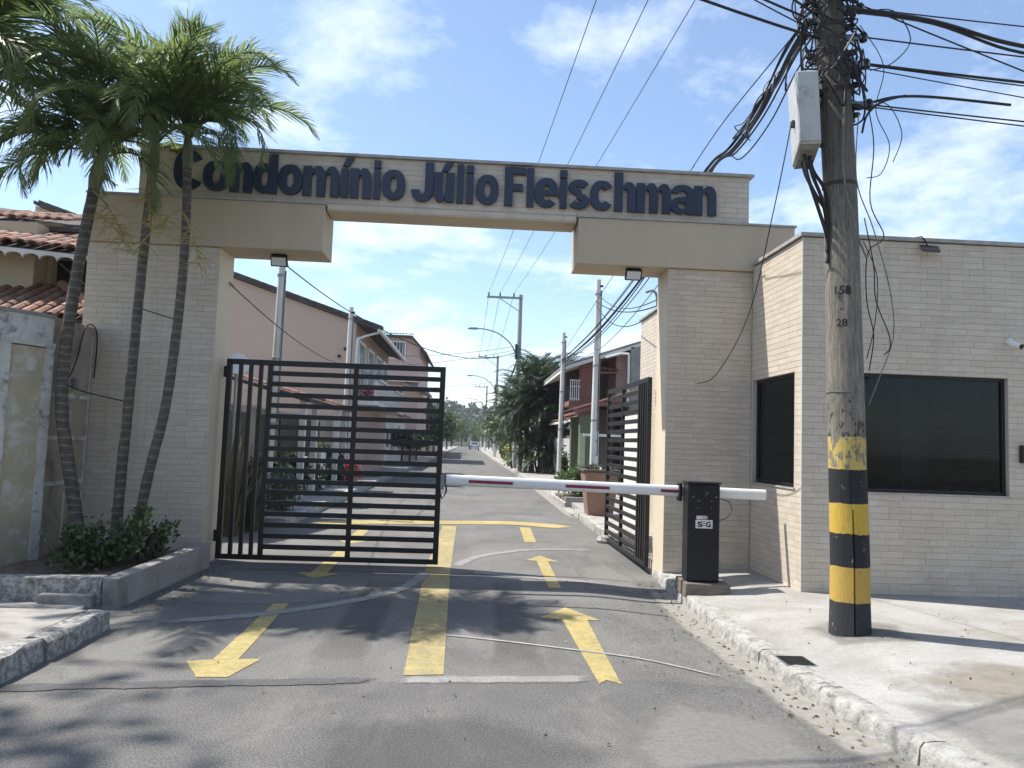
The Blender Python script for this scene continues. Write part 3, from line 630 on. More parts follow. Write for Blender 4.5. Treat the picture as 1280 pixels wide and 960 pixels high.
# ================================================================== GATEHOUSE
GX, GY, GT = 3.5, 8.02, 3.93
gh = thing('gatehouse', (5.4, 10.5, .1), 'flat-roofed gatehouse clad in pale brick tiles with dark tinted windows', 'gatehouse')
def wall_with_hole(ax, plane, th, u0, u1, z0, z1, hole, name, mat, parent):
    h0, h1, g0, g1 = hole; mb = MB()
    for (a, b, c, d) in ((u0, h0, z0, z1), (h1, u1, z0, z1), (h0, h1, z0, g0), (h0, h1, g1, z1)):
        if ax == 'x': mb.box(a, b, plane, plane+th, c, d)
        else: mb.box(plane, plane+th, a, b, c, d)
    return mb.build(name, mat, parent)
WF = (3.92, 5.78, 1.21, 2.48); WS = (8.20, 9.47, 1.22, 2.48)
wall_with_hole('x', GY+TT, .18, GX+TT, 8.5, -.05, GT, WF, 'wall', M['grout'], gh)
wall_with_hole('y', GX+TT, .18, GY+.2, 9.5, -.05, GT, WS, 'wall', M['grout'], gh)
MB().box(3.062, 3.3, 10.45, 14.0, -.05, GT-.02).build('wall', M['grout'], gh)
MB().box(3.06, 3.24, 14.04, 15.4, .14, 2.2).build('side_wall', M['white_plaster'], gh)
MB().box(3.302, 8.5, 13.8, 14.0, -.05, GT-.02).build('wall', M['grout'], gh)
MB().box(8.3, 8.5, GY+.2, 13.79, -.05, GT-.02).build('wall', M['grout'], gh)
MB().box(GX+.02, 8.5, GY+.02, 9.42, GT, GT+.01).build('roof', M['roof_grey'], gh)
MB().box(3.2, 8.5, 10.4, 14.0, GT-.018, GT-.008).build('roof', M['roof_grey'], gh)
MB().box(4.03, 8.5, 9.44, 10.39, GT-.018, GT-.008).build('roof', M['roof_grey'], gh)
MB().box(GX-.03, 8.5, GY-.03, GY+.16, GT+.012, GT+.05).build('coping', M['coping'], gh)
MB().box(GX-.03, GX+.17, GY+.162, 9.426, GT+.012, GT+.05).build('coping', M['coping'], gh)
MB().box(3.02, 3.32, 10.43, 14.03, GT-.006, GT+.03).build('coping', M['coping'], gh)
MB().box(3.4, 8.3, 12.2, 12.3, .05, GT-.03).build('inner_wall', M['white_plaster'], gh)
MB().box(3.7, 8.29, 8.21, 12.19, .03, .045).build('inner_floor', M['slab'], gh)
cl = Clad(gh, 300)
cl.wall('x', GY+TT, GX, 7.4, .10, GT, [WF], pick=lambda u, z: u < 6.0 and not (u < 3.6 and False) and (z > 2.4 or z < 1.3 or u < 3.9))
cl.wall('y', GX+TT, GY, 9.5, .08, GT, [WS], pick=lambda u, z: z > 2.4)
cl.wall('y', 3.062, 10.45, 14.0, .15, GT-.02, [], pick=lambda u, z: False)
cl.done()
# inside: a column, a louvred door, a counter and a shelf behind the glass
MB().box(5.12, 5.45, 8.95, 9.3, .05, 3.85).build('inner_column', M['galv'], gh)
for k in range(16): MB().box(5.75, 6.35, 9.2, 9.23, 1.0+k*.1, 1.06+k*.1).build('louvre_slat', M['grey_box'], gh)
MB().box(3.75, 5.0, 10.6, 11.0, .05, 1.35).build('counter', M['wood'], gh); MB().box(4.62, 4.66, 9.4, 9.44, 1.3, 2.2).build('inner_post', M['white_paint'], gh)
MB().box(3.72, 8.28, 8.25, 12.18, 3.0, 3.04).build('ceiling', M['grey_box'], gh)
# corner trim
MB().box(GX-.004, GX+.006, GY-.004, GY+.006, .1, GT).build('corner_trim', M['white_plaster'], gh)
def window(parent, ax, plane, hole, mull):
    h0, h1, g0, g1 = hole; w = .035
    def bx(mb, a, b, c, d, p0, p1): return mb.box(a, b, p0, p1, c, d) if ax == 'x' else mb.box(p0, p1, a, b, c, d)
    f = MB(); p0, p1 = plane+.05, plane+.10
    for r in ((h0+.001, h1-.001, g0+.001, g0+w), (h0+.001, h1-.001, g1-w, g1-.001), (h0+.001, h0+w, g0+w, g1-w), (h1-w, h1-.001, g0+w, g1-w)): bx(f, *r, p0, p1)
    wn = f.build('window', M['black_steel'], parent)
    xs = [h0+w]+mull+[h1-w]
    for m in mull: bx(MB(), m-.02, m+.02, g0+w, g1-w, p0+.004, p1-.004).build('mullion', M['black_steel'], wn)
    for a, b in zip(xs, xs[1:]): bx(MB(), a+.021, b-.021, g0+w+.001, g1-w-.001, p0+.022, p0+.030).build('pane', M['tint'], wn)
    bx(MB(), h0-.02, h1+.012, g0-.02, g0, plane-.016, plane+.05).build('sill', M['coping'], wn)
    return wn
window(gh, 'x', GY+TT, WF, []); window(gh, 'y', GX+TT, WS, [])
# wall lamp, bullet camera, intercom on the front wall
t = thing('floodlight', (4.85, 8.02, 3.88), 'slim black floodlight hanging tilted below the gatehouse roof edge', 'floodlight')
hs = MB(); hs.prism([(4.74, 7.88, 3.80), (4.95, 7.87, 3.79), (5.00, 7.985, 3.875), (4.79, 7.995, 3.885)], (0, .012, .022)); hs.build('housing', M['black'], t, bevel=.004)
MB().prism([(4.772, 7.892, 3.806), (4.938, 7.884, 3.798), (4.972, 7.968, 3.86), (4.806, 7.976, 3.868)], (0, -.003, -.0055)).build('lens', M['lens'], t)
MB().tube([(4.89, 7.98, 3.855), (4.875, 8.0, 3.90), (4.84, 7.985, 3.955), (4.80, 7.98, 3.99), (4.75, 8.03, 3.985)], .007, 6).build('power_cord', M['cable'], t)
MB().bar((4.87, 8.018, 3.88), (4.87, 7.95, 3.84), .02, .02).build('bracket', M['black'], t)
t = thing('security_camera', (5.80, 8.02, 2.86), 'white bullet security camera on the gatehouse front wall', 'camera')
MB().tube([(5.79, 8.019, 2.885), (5.79, 7.985, 2.885)], .034, 14).build('base', M['white_paint'], t, smooth=True)
MB().tube([(5.79, 7.985, 2.885), (5.795, 7.965, 2.87)], .016, 10).build('joint', M['black'], t)
MB().tube([(5.785, 7.99, 2.872), (5.83, 7.88, 2.815)], .030, 16).build('body', M['white_paint'], t, smooth=True)
MB().tube([(5.8305, 7.879, 2.8145), (5.835, 7.868, 2.809)], .027, 16).build('lens', M['black'], t)
t = MB().box(5.89, 6.02, 7.97, 8.017, 1.57, 1.76).build('intercom', M['black'], None, loc=(5.955, 8.0, 1.57), bevel=.008)
tag(t, 'black intercom box on the gatehouse wall beside the wide window', 'intercom')

# ================================================================== GATE LEAVES
def gate_leaf(name, label, P, x_h, sgn):
    """P(u, z, d) -> world point, u from hinge 0..2.76, d = offset through the leaf"""
    t = thing(name, P(0, .03, 0), label, 'gate'); S = M['black_steel']; L = 2.76; z0, z1 = .035, 2.535
    def b(n, u0, u1, za, zb, th, par=t):
        q = [P(u, z, d) for z in (za, zb) for (u, d) in ((u0, -th), (u1, -th), (u1, th), (u0, th))]
        return MB().hexa(q).build(n, S, par, bevel=.003)
    b('stile', 0, .065, z0, z1, .028); b('stile', L-.068, L, z0, z1, .028)
    b('top_rail', .066, L-.069, z1-.068, z1, .027); b('bottom_rail', .066, L-.069, z0, z0+.06, .027)
    for u in (.150, .277, .403): b('vertical_bar', u, u+.05, z0+.061, z1-.069, .02)
    b('middle_stile', .515, .575, z0+.061, z1-.069, .024); b('middle_stile', 1.595, 1.655, z0+.061, z1-.069, .024)
    n = 17; dz = (z1-z0-.055)/(n+1)
    for i in range(n):
        z = z0+.0275+dz*(i+1)
        b('horizontal_bar', .576, 1.594, z-.030, z+.030, .02); b('horizontal_bar', 1.656, L-.069, z-.030, z+.030, .02)
    for z in (.25, 2.3):
        MB().tube([P(-.02, z, 0), P(-.02, z+.14, 0)], .022, 10).build('hinge', S, t)
    return t
gl = gate_leaf('gate_leaf', 'black horizontal-bar gate leaf standing closed across half of the street', lambda u, z, d: Vector((-3.125+u, 9.87+d, z)), 0, 1)
MB().box(-.372, -.33, 9.80, 9.86, .98, 1.16).build('latch', M['galv'], gl, bevel=.004)
MB().tube([(-.35, 9.82, 1.10), (-.30, 9.81, 1.10), (-.295, 9.81, .95), (-.345, 9.81, .86), (-.385, 9.81, .98)], .012, 6).build('latch_loop', M['black'], gl)
gate_leaf('gate_leaf', 'black horizontal-bar gate leaf swung open beside the terracotta pot', lambda u, z, d: Vector((2.345-.02*u+d, 10.10+u*1.0, z)), 0, 1)
r = MB(); r.lathe((2.27, 12.78, -.02), [(.05, 0), (.13, .01), (.15, .06), (.12, .12), (.05, .145)], 9)
tag(r.build('stone', M['kerb_dirty'], None, loc=(2.27, 12.78, -.02), smooth=True), 'rough stone lying at the free end of the open gate leaf', 'stone')

# ================================================================== BARRIER
bz = .07
ba = thing('barrier', (2.52, 8.33, bz), 'black boom barrier cabinet with a long white arm across the exit lane', 'barrier')
MB().hexa([(2.30, 8.12, bz-.03), (2.80, 8.12, bz-.03), (2.84, 8.62, bz-.03), (2.32, 8.62, bz-.03), (2.315, 8.13, .185), (2.79, 8.13, .175), (2.82, 8.60, .18), (2.33, 8.60, .185)]).build('plinth', M['wood'], ba, bevel=.01)
cab = MB().box(2.345, 2.695, 8.21, 8.43, .187, 1.225).build('cabinet', M['cabinet'], ba, bevel=.018)
MB().box(2.335, 2.705, 8.20, 8.44, 1.226, 1.246).build('lid', M['cabinet'], ba, bevel=.008)
MB().tube([(2.53, 8.2095, 1.125), (2.53, 8.196, 1.125)], .028, 20).build('lock', M['black'], cab)
MB().tube([(2.545, 8.1955, 1.13), (2.545, 8.191, 1.13)], .007, 10).build('key_slot', M['galv'], cab)
for x, z in ((2.40, 1.09), (2.65, 1.09), (2.45, 1.045), (2.47, 1.045), (2.60, 1.045), (2.45, .97), (2.60, .97)):
    MB().tube([(x, 8.2095, z), (x, 8.204, z)], .005 if z < 1.08 else .008, 8).build('screw', M['galv'], cab)
st = MB().box(2.428, 2.612, 8.2055, 8.2095, .755, .845).build('sticker', M['sticker'], cab)
MB().box(2.438, 2.545, 8.2065, 8.2094, .852, .888).build('sticker', M['sticker'], cab)
MB().box(2.50, 2.56, 8.205, 8.206, .858, .882).build('sticker_stripe', pm('tan', (.5, .36, .22), None, 9, .6), cab)
for ch, x in (('S', 2.447), ('G', 2.537)):
    me = text_mesh(ch, .09, .004); x0, x1 = bbox(me, 0); me.materials.append(M['black']) if not me.materials else me.materials.__setitem__(0, M['black'])
    sc = .058/(x1-x0); o = link_copy('letter', me, st, Vector((x-x0*sc, 8.2045, .772))-wloc(st), (math.pi/2, 0, 0), (sc, .85, 1))
for z in (.786, .806, .826): MB().box(2.510, 2.530, 8.2047, 8.2054, z-.004, z+.004).build('mark', M['black'], st)
def arm_pt(x): return 1.168-.0155*(x+.25)
arm = MB(); prof = [(math.cos(a)*.032, math.sin(a)*.060) for a in [2*math.pi*i/20 for i in range(20)]]
xs = lin(-.26, 3.30, 12); arm.add([(x, 8.50+p, arm_pt(x)+q) for x in xs for p, q in prof], [(i*20+j, i*20+(j+1) % 20, (i+1)*20+(j+1) % 20, (i+1)*20+j) for i in range(11) for j in range(20)]+[tuple(range(20)), tuple(range(220, 240))[::-1]])
am = arm.build('arm', M['white_paint'], ba, smooth=True)
for a, b in ((-.015, .47), (1.05, 1.54), (2.11, 2.33)):
    h = .016; q = [(x, 8.50-.0335, arm_pt(x)+s*h-.004) for s in (-1, 1) for x in (a, b)]
    MB().add(q+[(x, y+.004, z) for x, y, z in q], [(0, 1, 3, 2), (0, 4, 5, 1), (2, 3, 7, 6), (0, 2, 6, 4), (1, 5, 7, 3)]).build('red_band', M['red_band'], am)
MB().box(2.31, 2.345, 8.44, 8.56, 1.02, 1.22).build('arm_bracket', M['black'], ba, bevel=.006)
MB().box(2.40, 2.66, 8.431, 8.467, 1.07, 1.17).build('arm_hub', M['black'], ba)
MB().tube([(2.70, 8.55, 1.0), (2.80, 8.6, 1.06), (2.93, 8.62, 1.02), (2.97, 8.62, .93), (2.90, 8.6, .84), (2.78, 8.57, .80), (2.68, 8.5, .82)], .006, 6).build('control_cable', M['cable'], ba)

# ================================================================== WOODEN POLE
PX = [(-.05, 3.18), (.12, 3.18), (.72, 3.178), (1.38, 3.155), (2.06, 3.14), (2.74, 3.12), (3.78, 3.09), (4.85, 3.03), (5.57, 2.96), (7, 2.86), (8.6, 2.76), (9.6, 2.70)]
PY = 6.33
def polex(z):
    for a, b in zip(PX, PX[1:]):
        if a[0] <= z <= b[0]: return a[1]+(b[1]-a[1])*(z-a[0])/(b[0]-a[0])
    return PX[-1][1]
def prad(z): return .158-.0052*z
up = thing('utility_pole', (3.18, PY, .12), 'weathered wooden utility pole with black and yellow bands round its foot', 'utility pole')
zs_ = [-.05+i*.075 for i in range(129)]; mb = MB(); n = 28; rp = random.Random(4)
dents = [rp.uniform(-.006, .006) for _ in range(n)]
vs = []
for z in zs_:
    fl = .012*math.exp(-max(0, z-.1)*5)
    for j in range(n):
        a = 2*math.pi*(j+(.80 if j == 19 else (-.80 if j == 21 else 0)))/n; rr = prad(z)+fl+dents[j]*.6+.004*noise.noise((j*.9, z*1.1, 0))
        if j == 20 and z < 1.15: rr -= .05          # long drying crack in the foot
        vs.append((polex(z)+rr*math.cos(a), PY+rr*math.sin(a), z))
mb.add(vs, [(i*n+j, i*n+(j+1) % n, (i+1)*n+(j+1) % n, (i+1)*n+j) for i in range(len(zs_)-1) for j in range(n)]+[tuple(range((len(zs_)-1)*n, len(zs_)*n))])
shaft = mb.build('shaft', M['pole_wood'], up, smooth=True)
def band(z, h, mat, w=.006, name='steel_band'):
    MB().tube([(polex(z), PY, z-h/2), (polex(z), PY, z+h/2)], prad(z)+w, 28).build(name, mat, up, smooth=True)
for z, h in ((3.9, .03), (4.72, .04), (5.05, .05), (5.3, .04), (2.12, .012)): band(z, h, M['rafter'] if z > 2.5 else M['wire_grey'])
plate = pm('plate', (.42, .33, .20), (.30, .22, .13), 12, .8, dirt=(.2, .17, .13), dscale=14)
def on_pole(name, me, z, ang, h, mat):   # wrap flat text round the pole's front
    x0, x1 = bbox(me, 0); y0, y1 = bbox(me, 1); s = h/(y1-y0); rr = prad(z)+.011
    for v in me.vertices:
        a = -math.pi/2+ang+((v.co.x-(x0+x1)/2)*s)/rr; zz2 = z+(v.co.y-y0)*s
        v.co = Vector((polex(zz2)+rr*math.cos(a), PY+rr*math.sin(a), zz2))-wloc(up)
    me.materials.clear(); me.materials.append(mat); link_copy(name, me, up, (0, 0, 0))
on_pole('number_marking', text_mesh('158', 1, .03), 2.93, -.45, .075, M['black'])
on_pole('number_marking', text_mesh('-', 1, .04), 2.80, -.55, .012, M['black'])
on_pole('number_marking', text_mesh('28', 1, .02), 2.66, -.55, .065, M['black'])
# equipment cabinet on the pole
eb = thing('junction_box', (2.72, 6.2, 4.09), 'light grey metal junction box strapped to the wooden pole', 'junction box')
MB().hexa([(2.56, 5.95, 4.10), (2.745, 5.95, 4.115), (2.88, 6.40, 4.10), (2.715, 6.45, 4.09), (2.53, 5.95, 4.71), (2.715, 5.95, 4.73), (2.85, 6.42, 4.81), (2.675, 6.47, 4.79)]).build('housing', M['grey_box'], eb, bevel=.012)
MB().hexa([(2.565, 5.938, 4.12), (2.738, 5.938, 4.135), (2.738, 5.948, 4.135), (2.565, 5.948, 4.12), (2.538, 5.938, 4.695), (2.71, 5.938, 4.712), (2.71, 5.948, 4.712), (2.538, 5.948, 4.695)]).build('door', M['grey_box'], eb)
MB().hexa([(2.60, 5.99, 4.07), (2.735, 5.99, 4.08), (2.85, 6.37, 4.07), (2.72, 6.41, 4.06), (2.58, 5.97, 4.097), (2.74, 5.97, 4.11), (2.865, 6.39, 4.097), (2.715, 6.43, 4.088)]).build('gland_plate', M['wire_grey'], eb)
GL = ((2.67, 6.10), (2.73, 6.14), (2.72, 6.24), (2.78, 6.22), (2.80, 6.30))
for x, y in GL: MB().tube([(x, y, 4.075), (x, y, 4.03)], .018, 10).build('cable_gland', M['black'], eb)
MB().box(2.585, 2.635, 6.14, 6.19, 4.33, 4.38).build('latch', M['black'], eb)
for z in (4.25, 4.62): MB().bar((2.83, 6.30, z), (2.99, 6.33, z), .04, .03).build('bracket', M['rafter'], eb)
def cable(pts, r, label, mat='cable', group=None, sag=0, cat='cable', name='overhead_cable', n=24, sides=6):
    if len(pts) == 2:
        a, b = Vector(pts[0]), Vector(pts[1]); P = [a.lerp(b, i/n)-Vector((0, 0, sag*4*(i/n)*(1-i/n))) for i in range(n+1)]
    else:
        P = smooth_path(pts, 6)
    o = MB().tube(P, r, sides).build(name, M[mat], None, loc=tuple(P[0]), smooth=True)
    return tag(o, label, cat, group)
def smooth_path(pts, k):
    pts = [Vector(p) for p in pts]; out = []
    for i in range(len(pts)-1):
        p0, p1, p2, p3 = pts[max(i-1, 0)], pts[i], pts[i+1], pts[min(i+2, len(pts)-1)]
        for j in range(k):
            t = j/k; out.append(.5*((2*p1)+(p2-p0)*t+(2*p0-5*p1+4*p2-p3)*t*t+(3*p1-p0-3*p2+p3)*t**3))
    return out+[pts[-1]]
# feeder loops from the box to the pole
for i, (x, y, dz) in enumerate(((2.67, 6.10, .62), (2.73, 6.14, .52), (2.72, 6.24, .40), (2.78, 6.22, .30))):
    ze = 4.03-dz; cable([(x, y, 4.04), (x+.03, y, 4.04-dz*.25), (x+.12, y+.02, 4.04-dz*.62), (polex(ze)-prad(ze)-.01, PY-.06, ze), (polex(ze)-prad(ze)-.008, PY-.05, ze-.2)], .017,
          'thick black cable looping from the grey box back to the wooden pole', group='feeder loops under the box')
# hardware on the pole: clamps, insulator spools, tangled coils
rp = random.Random(21)
for i in range(26):
    z = rp.uniform(4.45, 5.75); a = rp.choice((rp.uniform(-.7, .7), rp.uniform(-.7, .7), rp.uniform(2.4, 3.9))); x = polex(z)+(prad(z)+.03)*math.cos(a); y = PY+(prad(z)+.03)*math.sin(a)
    m = MB(); d = Vector((math.cos(a), math.sin(a), rp.uniform(-.4, .4))); c = Vector((x, y, z))
    m.tube([c-d*.05, c-d*.01, c+d*.03, c+d*.06], [.014, .03, .026, .012], 8); m.build('cable_clamp', M['black'], up, smooth=True)
for z in (4.62, 4.98, 5.22, 5.48): MB().bar((polex(z)+prad(z)-.02, PY-.02, z), (polex(z)+prad(z)+.17, PY-.06, z), .03, .05).build('spool_bracket', M['galv'], up)
for z in (4.62, 4.98, 5.22, 5.48): MB().lathe((polex(z)+prad(z)+.14, PY-.05, z-.045), [(.02, 0), (.034, .01), (.022, .04), (.034, .07), (.02, .09)], 10).build('spool', M['black'], up, smooth=True)
def tangle(k, zc, spread, side):
    pts = []; ang = rp.uniform(0, 6.28)
    for i in range(9):
        a = ang+i*rp.uniform(.5, .9); z = zc+rp.uniform(-spread, spread); rr = prad(z)+rp.uniform(.03, .16)
        pts.append((polex(z)+rr*math.cos(a), PY+rr*math.sin(a), z))
    return pts
for i in range(20):
    cable(tangle(i, rp.uniform(4.7, 5.7), .26, 1), rp.choice((.004, .006, .009, .007)), 'tangled loose wire wound round the top of the wooden pole', group='tangled wires on the wooden pole', name='loose_wire', sides=5)
# loose wires hanging on the right of the pole
def hang(pts, r=.005, mat='cable'): cable(pts, r, 'loose thin wire hanging down the wooden pole before the gatehouse wall', mat, 'wires hanging beside the wooden pole', name='loose_wire', sides=5)
E0 = PY-.10
hang([(3.20, E0, 4.9), (3.33, E0, 4.3), (3.30, E0, 3.75), (3.42, E0, 3.45), (3.28, E0, 3.3), (3.27, E0, 2.9), (3.33, E0, 2.6), (3.29, E0, 2.3)])
hang([(3.17, E0-.06, 4.5), (3.13, E0-.1, 3.9), (3.30, E0-.05, 3.5), (3.47, E0, 3.0), (3.50, E0, 2.6), (3.38, E0, 2.25), (3.29, E0, 2.02)], .005, 'wire_grey')
hang([(3.25, E0, 3.6), (3.33, E0, 3.2), (3.35, E0, 2.9), (3.46, E0, 2.62), (3.47, E0, 2.5), (3.42, E0, 2.44)])
hang([(3.24, E0, 3.4), (3.36, E0, 3.1), (3.34, E0, 2.7), (3.27, E0, 2.4)], .004)
hang([(3.21, E0, 5.3), (3.42, E0, 4.95), (3.35, E0, 4.55), (3.47, E0, 4.25), (3.40, E0, 4.0), (3.27, E0, 3.95)], .004)
hang([(3.25, E0, 4.62), (3.46, E0, 4.60), (3.58, E0, 4.35), (3.50, E0, 4.1)], .004)
hang([(3.2, E0, 5.4), (3.5, E0, 5.45), (3.66, E0, 5.2), (3.5, E0, 4.98), (3.3, E0, 4.9)], .005)
hang([(3.05, E0-.07, 4.7), (3.02, E0-.09, 4.0), (3.12, E0-.09, 3.5), (3.24, E0-.05, 3.25)], .009, 'wire_grey')
# lines running off to the right along the front street
RL = 'dark overhead line running from the wooden pole along the front street past the gatehouse'
for (z0, z1, z2, r) in ((5.44, 5.26, 5.60, .018), (5.42, 5.20, 5.5, .013)):
    cable([(3.1, PY-.1, z0), (3.9, 6.3, z0-.02), (4.6, 6.3, z1), (5.2, 6.35, z1+.02), (6.2, 6.4, z2), (9, 6.6, z2+.4), (14, 6.8, z2+1.2)], r, 'thick drooping black service cable leaving the wooden pole over the gatehouse', group='thick cables leaving the wooden pole')
for z0, z1, r in ((5.22, 5.30, .007), (4.98, 5.10, .012), (4.97, 4.9, .006), (4.62, 4.75, .007), (4.60, 4.55, .006), (5.48, 5.75, .006), (4.94, 4.2, .005)):
    cable([(3.3, PY-.05, z0), (16, 7.0, z1)], r, RL, group='lines along the front street', sag=.12)
cable([(3.3, 6.3, 4.63), (3.55, 6.28, 4.70), (3.9, 6.28, 4.72), (4.6, 6.3, 4.70)], .012, 'short black cable end clamped to a thin line beside the wooden pole')
cable([(3.24, 6.25, 4.35), (3.27, 6.22, 4.5), (3.4, 6.22, 4.62), (3.62, 6.24, 4.70)], .010, 'short black cable curling up from the side of the wooden pole')
for k in range(9):   # short ends looping off the bundle beside the pole
    a = rp.uniform(6.45, 7.6); z = 5.22-.08*(a-6.4); cable([(2.78, a, z), (2.70+rp.uniform(-.1, .05), a+.1, z-rp.uniform(.08, .25)), (2.68+rp.uniform(-.12, .1), a+.2, z-rp.uniform(.15, .42)), (2.76+rp.uniform(-.1, .1), a+.3, z-rp.uniform(.0, .3))], rp.choice((.004, .006, .008)), 'short loose wire end looping off the cable bundle beside the wooden pole', group='loose wire ends on the bundle', name='loose_wire', sides=5)
cable([(2.95, 6.2, 5.55), (16, 9.0, 3.6)], .007, 'thin line slanting down over the gatehouse from the top of the wooden pole', sag=.1)
cable([(2.95, 6.2, 6.3), (14, 7.2, 3.9)], .007, 'thin line slanting steeply down across the other lines over the gatehouse', sag=.1)
# lines crossing to the upper left
LLb = 'dark overhead line running from the wooden pole out over the front street'
for z0, e, r in ((5.18, (-7, 4.2, 8.2), .012), (5.32, (-7, 4.6, 9.6), .010), (5.38, (-5, 3.4, 9.6), .010), (5.45, (-5, 3.0, 9.9), .012), (5.22, (-6, 5.5, 10.6), .006), (5.5, (-5, 3.2, 10.4), .009)):
    cable([(polex(z0)-.1, PY-.05, z0), e], r, LLb, group='lines to the upper left', sag=.5)
# bundle through the arch up the street
B4 = Vector((3.32, 29, 4.75))
for i, (dx, dz, r) in enumerate(((0, 0, .022), (.05, .06, .014), (-.05, .07, .012), (.09, -.05, .010), (-.02, -.08, .012), (.12, .10, .007), (-.10, .05, .007), (.2, -.2, .008))):
    cable([(2.80+dx*.3, PY+.05, 5.32+dz*.8), (2.77+dx*.4, 6.7, 5.20+dz*.7+.03*(i % 3)), (2.85+dx*.5, 7.6, 5.10+dz*.6), (2.94+dx*.5, 8.7, 5.13+dz*.5), (3.0+dx*.5, 9.75, 5.26+abs(dz)*.7), (2.98+dx, 12, 4.92+dz), (3.02+dx, 14.5, 4.66+dz*1.4), (3.12+dx, 19.5, 4.50+dz*1.6), (3.22+dx, 25, 4.58+dz), tuple(B4+Vector((dx*.5, 0, dz)))], r, 'black cable in the bundle strung up the street behind the arch', group='cable bundle up the street')
cable([(2.80, PY, 5.4), (2.7, 7.0, 5.28), (2.59, 8.0, 5.14), (2.66, 9.3, 5.16), (2.68, 9.8, 5.16), (2.6, 14, 4.9), (2.9, 21, 4.9), (3.3, 29, 5.0)], .006, 'thin wire spliced beside the cable bundle over the arch')
cable([(2.58, 6.16, 4.34), (2.58, 6.5, 3.75), (2.72, 7.5, 2.95), (2.75, 8.6, 2.45), (2.80, 9.49, 2.42)], .005, 'thin wire hanging from the grey box to the arch pillar beside the gatehouse')

# ================================================================== STREET POLES AND LINES
def crossarm_pole(loc, H, label, lampx=True, base_white=True, group='street poles with crossarms'):
    x, y, z0 = loc; t = thing('utility_pole', loc, label, 'utility pole', group)
    MB().tube([(x, y, z0), (x, y, z0+H*.5), (x, y, z0+H)], [.17, .14, .11], 14).build('shaft', M['pole_concrete'], t, smooth=True)
    if base_white: MB().tube([(x, y, z0), (x, y, z0+1.5)], [.178, .170], 14).build('painted_foot', M['white_paint'], t, smooth=True)
    MB().box(x-1.95, x+.12, y-.19, y-.10, z0+H-.28, z0+H-.16).build('crossarm', M['galv'], t)
    MB().bar((x-1.2, y-.12, z0+H-.28), (x-.05, y-.12, z0+H-1.0), .04).build('brace', M['galv'], t)
    for d in (-1.85, -1.2, -.4): MB().lathe((x+d, y-.145, z0+H-.16), [(.03, 0), (.06, .06), (.03, .1), (.06, .16), (.02, .22)], 8).build('insulator', M['roof_dark'], t, smooth=True)
    if lampx:
        P = smooth_path([(x-.12, y-.1, z0+H-3.6), (x-.5, y-.15, z0+H-2.9), (x-1.2, y-.2, z0+H-2.35), (x-2.0, y-.2, z0+H-2.12), (x-2.5, y-.2, z0+H-2.1)], 6)
        MB().tube(P, .035, 8).build('lamp_arm', M['galv'], t, smooth=True)
        MB().hexa([(x-3.0, y-.27, z0+H-2.16), (x-2.45, y-.27, z0+H-2.16), (x-2.45, y-.13, z0+H-2.16), (x-3.0, y-.13, z0+H-2.16), (x-2.9, y-.25, z0+H-2.06), (x-2.45, y-.25, z0+H-2.04), (x-2.45, y-.15, z0+H-2.04), (x-2.9, y-.15, z0+H-2.06)]).build('lamp_head', M['galv'], t)
    MB().box(x-.22, x-.12, y-.2, y+.1, z0+H-3.75, z0+H-2.9).build('cable_rack', M['black'], t)
    return t
PA = (2.52, 44, .15)
crossarm_pole(PA, 10.0, 'tall concrete street pole with crossarm and curved lamp beside the palm clump')
crossarm_pole((2.28, 76, .15), 10.0, 'concrete street pole with crossarm standing second along the street behind the palm clump')
crossarm_pole((2.05, 118, .15), 10.0, 'concrete street pole with crossarm standing third along the street', True, True)
crossarm_pole((1.95, 165, .15), 10.0, 'concrete street pole with crossarm farthest along the street', False, True)
for k, (d, e) in enumerate(((-1.85, (2.4, 6.2, 10.3)), (-1.2, (3.45, 6.2, 10.3)), (-.4, (4.34, 6.2, 10.3)))):
    a = (2.52+d, 43.85, 10.21); cable([e, a], .009, 'thin bare power line high over the arch and street', group='power lines over the arch', sag=.35, n=40)
    pv = a
    for (x, y) in ((2.28, 76), (2.05, 118), (1.95, 165)):
        q = (x+d, y-.15, 10.2); cable([pv, q], .012, 'thin power line between street pole crossarms', group='power lines up the street', sag=.5); pv = q
# crossarm on top of the wooden pole (above the picture) that carries those lines
MB().box(2.2, 4.5, 6.14, 6.22, 9.5, 9.6).build('crossarm', M['galv'], up)
for x in (2.4, 3.45, 4.34): MB().lathe((x, 6.2, 9.6), [(.03, 0), (.05, .3), (.06, .55), (.02, .7)], 8).build('insulator', M['roof_dark'], up)
def slim_pole(loc, H, label, group, lean=0., r=.085):
    x, y, z = loc; t = thing('service_pole', loc, label, 'pole', group)
    MB().tube([(x, y, z), (x+lean*.5, y, z+H*.5), (x+lean, y, z+H)], [r, r*.92, r*.85], 12).build('shaft', M['white_plaster'], t, smooth=True)
    for k in (.35, .6, .93): MB().tube([(x+lean*k, y, z+H*k), (x+lean*k, y, z+H*k+.04)], r+.006, 12).build('clamp', M['galv'], t)
    MB().tube([(x+lean+.13, y-.04, z+H*.97), (x+lean+.02, y-.04, z+H*.97)], .03, 8).build('insulator', M['black'], t)
    MB().tube([(x+lean+r, y-.03, z+H*.95), (x+lean+r, y-.03, z+1.2)], .018, 6).build('conduit', M['wire_grey'], t)
    return t
slim_pole((-4.12, 16, -.05), 5.3, 'white service pole in front of the pink house wall, next to the closed gate leaf', 'white service poles', .05)
slim_pole((-4.10, 25, .15), 5.65, 'white service pole at the corner of the pink house', 'white service poles', .03)
slim_pole((3.32, 21, .15), 6.05, 'white service pole in front of the red balcony house', 'white service poles', .04)
slim_pole((3.32, 29, .15), 5.7, 'white service pole between the red house and the palm clump', 'white service poles', .04)
